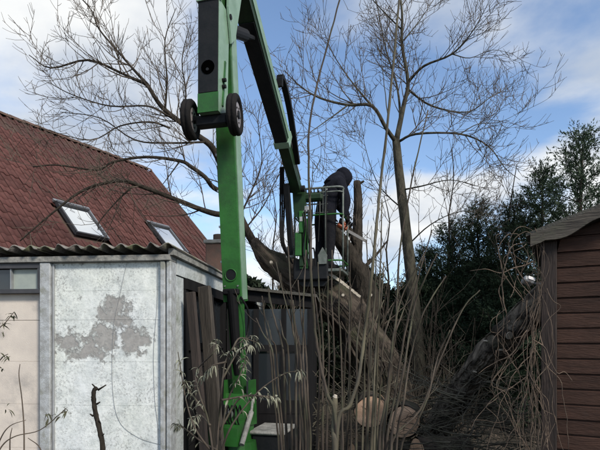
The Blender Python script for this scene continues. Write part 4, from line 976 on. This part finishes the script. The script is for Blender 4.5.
log('log', P(352, 462, 5.75), (1, .15, -.02), .75, .23, 3, 'bark covered log lying crosswise under the left round log')
log('log', P(416, 462, 5.35), (1, .12, -.02), .55, .27, 4, 'thick log in the bottom row with its bark up, right of the pile')
log('log', P(330, 492, 6.1), (1, .2, 0), 1.2, .20, 5, 'long log lying on the ground at the back of the pile')
# leaning dead trunk by the shed
ld = P(424, 452, 6.6); ld.z = .0
e = empty('leaning_log', ld); tag(e, 'rough barked log with sawn stub leaning up towards the shed corner', 'log')
mb = MB(); a = [(424, 452), (440, 424), (458, 396), (478, 368), (500, 343), (526, 317), (552, 292)]; Yl = [6.6, 6.35, 6.1, 5.75, 5.4, 5.1, 4.9]
p = curve_pts([P(x, y, Y) for (x, y), Y in zip(a, Yl)], 6); rr = taper(.17, .145, len(p)); mb.tube(p, rr, 20, True, 0, .2); 
lg = mb.build('bark', M_barkl, e, True); rng = random.Random(6)
mb = MB()
for k in range(60):
    i = rng.randrange(3, len(p)-6); tg = (p[i+1]-p[i]).normalized(); o = rvec(rng); o = (o-tg*o.dot(tg)).normalized(); 
    if o.y > .3: o = -o
    mb.tube([p[i+j]+o*(rr[i]*(.98+.03*(j % 2)))+rvec(rng)*.008 for j in range(rng.choice((4, 5, 6)))][:6], [.004, .012, .013, .011, .008, .004], 5, False) if True else None
mb.build('bark_ridges', M_barkl, lg, True)
mb = MB(); c = P(508, 335, 5.03); d = Vector((.22, -.9, -.25)).normalized(); mb.tube([c-d*.2, c-d*.02, c+d*.02], [.06, .05, .042], 12, True, 0, .12); st = mb.build('stub', M_barkd, e, True)
mb = MB(); mb.tube([c+d*.02, c+d*.026], [.040, .039], 14); mb.build('cut_face', M_cutp, st)
for (x, y, Y) in ((476, 372, 5.55), (487, 341, 5.35), (502, 350, 5.2)): c = P(x, y, Y); mb = MB(); mb.tube([c+Vector((0, .08, 0)), c], [.012, .009], 8); mb.build('knot', M_cutp, e)

# ------------------------------------------------------------------ brushwood
rng = random.Random(41); mb = MB()
def stick(mb, p, d, L_, r, k=7, wander=.27, up=-.02, sides=4, kids=2):
    q = grow(p, d, L_, k, rng, wander, up); mb.tube(q, taper(r, r*.35, k+1), sides, False)
    for _ in range(kids):
        i = rng.randrange(1, k); t = (q[i]-q[i-1]).normalized(); dd = (t+rvec(rng)*.8).normalized(); l2 = L_*rng.uniform(.2, .45)
        mb.tube(grow(q[i], dd, l2, 4, rng, .2, 0), taper(r*.55, r*.25, 5), 3, False)
for i in range(330):
    px = rng.uniform(425, 560); Y = rng.uniform(4.6, 6.6); tp = 372+max(0, (430-px))*.5+rng.random()*14
    z = max(.02, (CAMZ-(rng.uniform(tp, 480)-340)/500*Y)); x = (px-300)/500*Y
    if x > 1.55+.5*(Y-3.5) - .12: continue
    a = rng.uniform(0, math.pi); d = Vector((math.cos(a), math.sin(a)*.7, rng.uniform(-.35, .4)))
    stick(mb, (x-d.x*.3, Y-d.y*.3, z), d, rng.uniform(.4, 1.2), rng.choice((.004, .005, .006, .007, .010)), kids=rng.choice((1, 2, 3)))
for i in range(170):
    px = rng.uniform(250, 420); Y = rng.uniform(6.2, 8.0); z = rng.uniform(.02, .75); a = rng.uniform(0, math.pi)
    stick(mb, ((px-300)/500*Y, Y, z), Vector((math.cos(a), math.sin(a)*.7, rng.uniform(-.1, .5))), rng.uniform(.6, 1.6), rng.choice((.005, .006, .009)))
tag(mb.build('brushwood', M_brush), 'heap of cut brushwood sprawling around the logs and shed corner', 'brushwood', kind='stuff')
mb = MB()
for i in range(80):
    px = rng.uniform(370, 470); Y = rng.uniform(7.2, 9.6); x = (px-300)/500*Y
    stick(mb, (x, Y, 0), Vector((rng.uniform(-.35, .35), rng.uniform(-.2, .2), 1)), rng.uniform(1.0, 2.5), rng.choice((.006, .008, .011)), 7, .10, .02, 4, 4)
tag(mb.build('undergrowth', M_barkd), 'thicket of thin dark bare shoots behind the logs', 'undergrowth', kind='stuff')
# leaf litter
mb = MB()
for i in range(3500):
    x, y = rng.uniform(-1.0, 4.5), rng.uniform(4.5, 11); a = rvec(rng)*.03; b = Vector((0, 0, 1)).cross(a)*.5; c = Vector((x, y, .07+rng.random()*.02))
    mb.add([c-a, c+b, c+a, c-b], [(0, 1, 2, 3)])
tag(mb.build('leaf_litter', M_vine), 'brown fallen leaves strewn over the soil', 'leaf litter', kind='stuff')

# ------------------------------------------------------------------ coppiced shoots in front
def shoots(name, label, defs, base, seed, dens=.9, extra=0, xr=(0, 0)):
    g = random.Random(seed); e = empty(name, base); tag(e, label, 'shrub', 'coppiced shoots in front of the mast and logs')
    for d in defs:
        (pts, Y, r0, r1) = d[:4]; mt = d[4] if len(d) > 4 else M_stem
        ys = [Y+(g.uniform(-.12, .12) if i else 0) for i in range(len(pts))]
        q = [P(x, y, yy) for (x, y), yy in zip(pts, ys)]
        if q[0].z > .1: b = q[0].copy(); b.z = 0; b.x += (base[0]-b.x)*.25; q = [b]+q
        c = curve_pts(q, 5)
        for i in range(1, len(c)-1): c[i] = c[i]+Vector((g.uniform(-.002, .002), g.uniform(-.002, .002), 0))
        rr = taper(r0, r1, len(c), 1); rr = [x*(1.18 if i % 4 == 2 else 1) for i, x in enumerate(rr)]
        mb = MB(); mb.tube(c, rr, 7); st = mb.build('stem', mt, e, True)
        tw = MB(); twigs(tw, c, rr, g, 2, (dens, 2.5), ((.12, .5), (.06, .2)), (18, 45), .08, .0018, .35, .5)
        if tw.v: tag(tw.build('twigs', mt, st), kind='stuff')
A = M_stemg
b0 = P(337, 440, 3.1); b0.z = 0
e0 = [([(337, 432), (350, 405), (359, 376), (365, 330), (371, 280), (376, 230), (381, 180), (387, 128), (393, 66), (400, -6), (405, -60)], 3.1, .0125, .006, A),
      ([(336, 428), (328, 396), (321, 368), (315, 330), (311, 269), (311, 230), (309, 180), (310, 120), (324, 58), (340, -2), (350, -50)], 3.1, .0115, .004, M_stem),
      ([(335, 452), (334, 430), (335, 398)], 3.1, .020, .0165, A)]
shoots('coppiced_shrub', 'olive stemmed shrub with sawn stump and two very long shoots', e0, b0, 61, .45)
c = P(335, 397, 3.1); mb = MB(); mb.tube([c+Vector((0, 0, .0)), c+Vector((.004, -.004, .012))], [.0155, .011], 9)
mb.build('cut_top', M_cutp, bpy.data.objects['coppiced_shrub'])
b1 = P(286, 440, 3.5); b1.z = 0
g = random.Random(62); d1 = []
for (xb, xm, xt, yt) in ((279, 270, 262, 296), (284, 276, 270, 330), (287, 283, 268, 288), (292, 288, 280, 320), (296, 296, 290, 300), (300, 299, 276, 262), (303, 297, 288, 246), (306, 300, 293, 300), (310, 306, 298, 280), (282, 272, 256, 318), (308, 303, 306, 250)):
    d1.append(([(xb, 452), (xm+(xb-xm)*.4, 395), (xm, 350), ((xm+xt)/2-1, (350+yt)/2), (xt, yt)], 3.5+g.uniform(-.2, .3), g.uniform(.0075, .0115), .004))
shoots('coppiced_shrub', 'clump of arching grey shoots in front of the garage side windows', d1, b1, 63, .7)
b2 = P(352, 440, 3.7); b2.z = 0; d2 = []
for (xb, xm, xt, yt) in ((318, 320, 314, 288), (323, 323, 318, 262), (327, 329, 328, 276), (333, 334, 332, 250), (343, 341, 340, 268), (347, 350, 349, 272), (351, 349, 350, 236), (356, 357, 362, 290), (367, 371, 376, 250), (371, 376, 384, 262), (374, 378, 382, 200), (381, 392, 422, 258), (366, 369, 366, 240), (362, 366, 384, 300), (341, 346, 355, 310), (376, 383, 402, 280)):
    d2.append(([(xb, 455), (xm+(xb-xm)*.5, 400), (xm, 345), ((xm+xt)/2+g.uniform(-2, 2), (345+yt)/2), (xt, yt)], 3.7+g.uniform(-.3, .3), g.uniform(.008, .0125), .004, M_stem if g.random() > .25 else A))
shoots('coppiced_shrub', 'dense clump of upright grey shoots in front of the left round log', d2, b2, 64, .6)
b3 = P(398, 440, 3.4); b3.z = 0; d3 = []
for pts in ([(391, 452), (398, 400), (405, 362), (414, 308), (426, 276), (437, 254)], [(386, 452), (394, 400), (402, 350), (411, 306), (420, 270), (432, 230)], [(396, 452), (404, 400), (412, 350), (425, 310), (446, 276)], [(389, 452), (420, 410), (440, 360), (462, 310), (480, 290)], [(379, 452), (386, 400), (393, 340), (401, 299), (424, 254)], [(400, 455), (416, 424), (428, 396), (438, 356), (450, 330)], [(383, 455), (390, 380), (396, 320), (400, 250), (412, 180), (428, 110)]):
    d3.append((pts, 3.4+g.uniform(-.25, .25), g.uniform(.008, .0125), .004))
shoots('coppiced_shrub', 'spray of grey shoots fanning right across the second round log', d3, b3, 65, .7)

# ------------------------------------------------------------------ withered shrub in front of the mast
def leaf(mb, p, d, L_, w, droop, g):
    d = d.normalized(); s = d.cross(rvec(g)).normalized(); pts = [Vector(p)]; k = 4
    for i in range(k): d = (d+Vector((0, 0, -droop))+rvec(g)*.12).normalized(); pts.append(pts[-1]+d*L_/k)
    ws = [w*.25, w*.85, w, w*.65, .0006]; n0 = d.cross(s).normalized()
    vs = []
    for q, ww in zip(pts, ws): vs += [q-s*ww+n0*ww*.3, q, q+s*ww+n0*ww*.3]
    mb.add(vs, [(3*i+a, 3*i+a+1, 3*i+a+4, 3*i+a+3) for i in range(k) for a in (0, 1)])
rng = random.Random(71)
bs = P(222, 450, 3.2); bs.z = 0
sh = empty('withered_shrub', bs); tag(sh, 'shrub with drooping withered pale leaves in front of the lift base', 'shrub')
lf = MB(); Ys_ = 3.2
for pts in ([(216, 460), (219, 420), (222, 385), (226, 360), (236, 345), (252, 336)], [(214, 460), (208, 420), (200, 396), (196, 372), (214, 352), (216, 340)], [(218, 460), (232, 425), (258, 392), (284, 374), (302, 371)], [(214, 455), (196, 430), (186, 400), (178, 352)], [(220, 440), (228, 400), (240, 375), (246, 356)], [(222, 380), (238, 352), (250, 345)], [(205, 412), (190, 392), (184, 382)], [(222, 400), (248, 396), (270, 398)], [(220, 430), (240, 398), (262, 396), (276, 397)], [(226, 362), (212, 366), (204, 376)], [(217, 450), (202, 442), (184, 428), (176, 424)], [(232, 350), (240, 338), (256, 342)], [(210, 425), (200, 415), (192, 420)]):
    q = [P(x, y, Ys_+rng.uniform(-.15, .15)) for x, y in pts]; c = curve_pts(q, 5); rr = taper(.0075, .0028, len(c)); m1 = MB(); m1.tube(c, rr, 6); m1.build('stem', M_stem, sh, True)
    m = len(c)
    for i in range(m):
        t = i/(m-1)
        if t < .3 or rng.random() < .3: continue
        k = 3 if t < .85 else 8
        for _ in range(k):
            dd = (c[min(i+1, m-1)]-c[max(i-1, 0)]).normalized()*.6+rvec(rng)*.8+Vector((0, 0, .25)); leaf(lf, c[i], dd, rng.uniform(.035, .085), rng.uniform(.004, .0075), rng.uniform(.4, .85), rng)
tag(lf.build('leaves', M_leafp, sh, True), kind='stuff')

# twiggy plant at the lower left and cut sapling
rng = random.Random(81)
bl = P(-8, 460, 2.7); bl.z = 0
e = empty('leafy_sapling', bl); tag(e, 'thin twiggy plant with few dark curled leaves before the cream wall', 'shrub')
lf = MB()
for pts in ([(-10, 470), (2, 446), (16, 436), (40, 430), (62, 412), (66, 408)], [(-10, 470), (0, 440), (10, 426), (26, 420)], [(10, 470), (10, 440), (12, 428)], [(24, 470), (24, 430), (22, 400), (19, 376), (20, 364)], [(-14, 460), (-12, 380), (-4, 335), (6, 322), (14, 312)], [(-12, 420), (-6, 372), (2, 358), (8, 354)], [(46, 470), (40, 448), (28, 438)]):
    q = [P(x, y, 2.7) for x, y in pts]; c = curve_pts(q, 5); m1 = MB(); m1.tube(c, taper(.0042, .0018, len(c)), 6); m1.build('stem', M_twig, e, True)
for (x, y, n_) in ((65, 410, 9), (58, 416, 5), (48, 416, 6), (12, 314, 10), (4, 324, 8), (0, 334, 5), (8, 356, 6), (7, 408, 4), (3, 370, 4)):
    for _ in range(n_):
        leaf(lf, P(x+rng.uniform(-3, 3), y+rng.uniform(-3, 3), 2.7), rvec(rng)+Vector((0, 0, .3)), rng.uniform(.03, .055), rng.uniform(.003, .006), .4, rng)
tag(lf.build('leaves', M_leafd, e, True), kind='stuff')
cb = P(100, 470, 3.3); cb.z = 0
e = empty('cut_sapling', cb); tag(e, 'dark cut off sapling standing before the peeling white wall', 'sapling')
c = curve_pts([Vector((cb.x+.01, 3.3, 0)), P(103, 460, 3.3), P(100, 432, 3.3), P(96, 415, 3.3), P(94, 402, 3.3), P(94, 391, 3.3), P(97, 388, 3.3)], 5)
mb = MB(); mb.tube(c, [x*(1.15 if i % 3 == 0 else 1) for i, x in enumerate(taper(.017, .0125, len(c)))], 9, True, 0, .15)
for (x, y, dx, dy_) in ((95, 398, -4, -1), (97, 404, 3, -2), (93, 416, -3, -2), (100, 423, -1, -3), (98, 390, 8, -5), (97, 389, -5, -5), (101, 436, 3, -2)):
    mb.tube([P(x, y, 3.3), P(x+dx, y+dy_, 3.28)], [.007, .004], 6)
mb.build('stem', M_barkd, e, True)

# ------------------------------------------------------------------ dead vine on the shed corner
rng = random.Random(91)
bv = P(534, 450, 3.35); bv.z = 0
e = empty('dead_vine', bv); tag(e, 'tangled dead climber stems hanging over the shed corner', 'vine')
def vine(pts, Y, r, jy=.05):
    q = [P(x+rng.uniform(-2, 2), y+rng.uniform(-2, 2), Y+rng.uniform(-jy, jy)) for x, y in pts]; c = curve_pts(q, 6)
    for i in range(len(c)): c[i] = c[i]+Vector((mnoise.noise(c[i]*9+Vector((r*999, 0, 0)))*.026, 0, mnoise.noise(c[i]*9+Vector((5, r*999, 0)))*.02))
    m = MB(); r *= .74; m.tube(c, [x*(1.25 if i % 5 == 3 else 1) for i, x in enumerate(taper(r, r*.4, len(c)))], 6); m.build('stem', M_vine, e, True)
base_runs = [
 [(540, 455), (536, 410), (532, 360), (536, 310), (541, 265), (543, 240), (540, 232)],
 [(530, 455), (522, 420), (528, 370), (538, 320), (540, 280), (538, 245)],
 [(548, 455), (544, 420), (538, 380), (533, 340), (538, 290), (541, 250)],
 [(536, 455), (530, 400), (526, 350), (534, 310), (542, 280)],
 [(548, 455), (547, 425), (540, 400), (536, 380), (550, 360), (554, 330), (545, 300), (540, 284)],
 [(525, 455), (506, 400), (498, 382), (520, 350), (533, 325), (537, 300)],
 [(520, 300), (508, 280), (500, 255), (506, 238), (516, 232), (524, 244), (530, 260)],
 [(534, 300), (522, 285), (514, 262), (514, 240), (524, 230), (536, 238)],
 [(530, 290), (518, 268), (508, 246), (516, 226), (530, 228), (540, 236)],
 [(504, 312), (500, 290), (503, 262), (512, 246), (526, 242), (540, 244)],
 [(536, 264), (520, 268), (500, 270), (488, 268), (470, 270)],
 [(544, 290), (552, 300), (557, 308), (548, 322), (538, 338), (530, 350)],
 [(531, 340), (546, 350), (556, 372), (563, 372), (570, 378)],
 [(533, 350), (548, 366), (560, 380), (566, 410), (570, 452)],
 [(536, 330), (546, 360), (552, 390), (556, 420), (563, 455)],
 [(532, 372), (518, 384), (500, 390), (486, 404), (470, 430)],
 [(535, 345), (516, 372), (500, 402), (490, 440), (484, 458)],
 [(530, 330), (510, 352), (496, 362), (478, 372)],
 [(520, 382), (526, 400), (520, 420), (508, 440), (500, 455)],
 [(528, 300), (524, 320), (512, 345), (504, 352)],
 [(538, 398), (544, 412), (555, 418), (548, 440), (540, 455)],
 [(512, 300), (516, 280), (526, 262), (536, 254)],
 [(506, 350), (520, 380), (512, 410), (500, 420), (470, 418)],
 [(525, 365), (535, 385), (546, 398), (549, 420), (544, 452)],
]
for b in base_runs: vine(b, 3.38 if max(x for x, _ in b) > 541 else 3.45, rng.uniform(.0035, .0062), .03)
for i in range(12):
    b = base_runs[i % 6]; vine([(x+rng.uniform(-8, 6), y) for x, y in b[:rng.randint(4, 7)]], 3.40, rng.uniform(.002, .0042), .05)
for i in range(34):
    x0, y0 = rng.uniform(492, 540), rng.uniform(224, 400); vine([(x0, y0), (x0+rng.uniform(-14, 10), y0+rng.uniform(8, 24)), (x0+rng.uniform(-14, 14), y0+rng.uniform(20, 50)), (x0+rng.uniform(-8, 20), y0+rng.uniform(40, 80))], 3.46, rng.uniform(.0018, .0035), .06)
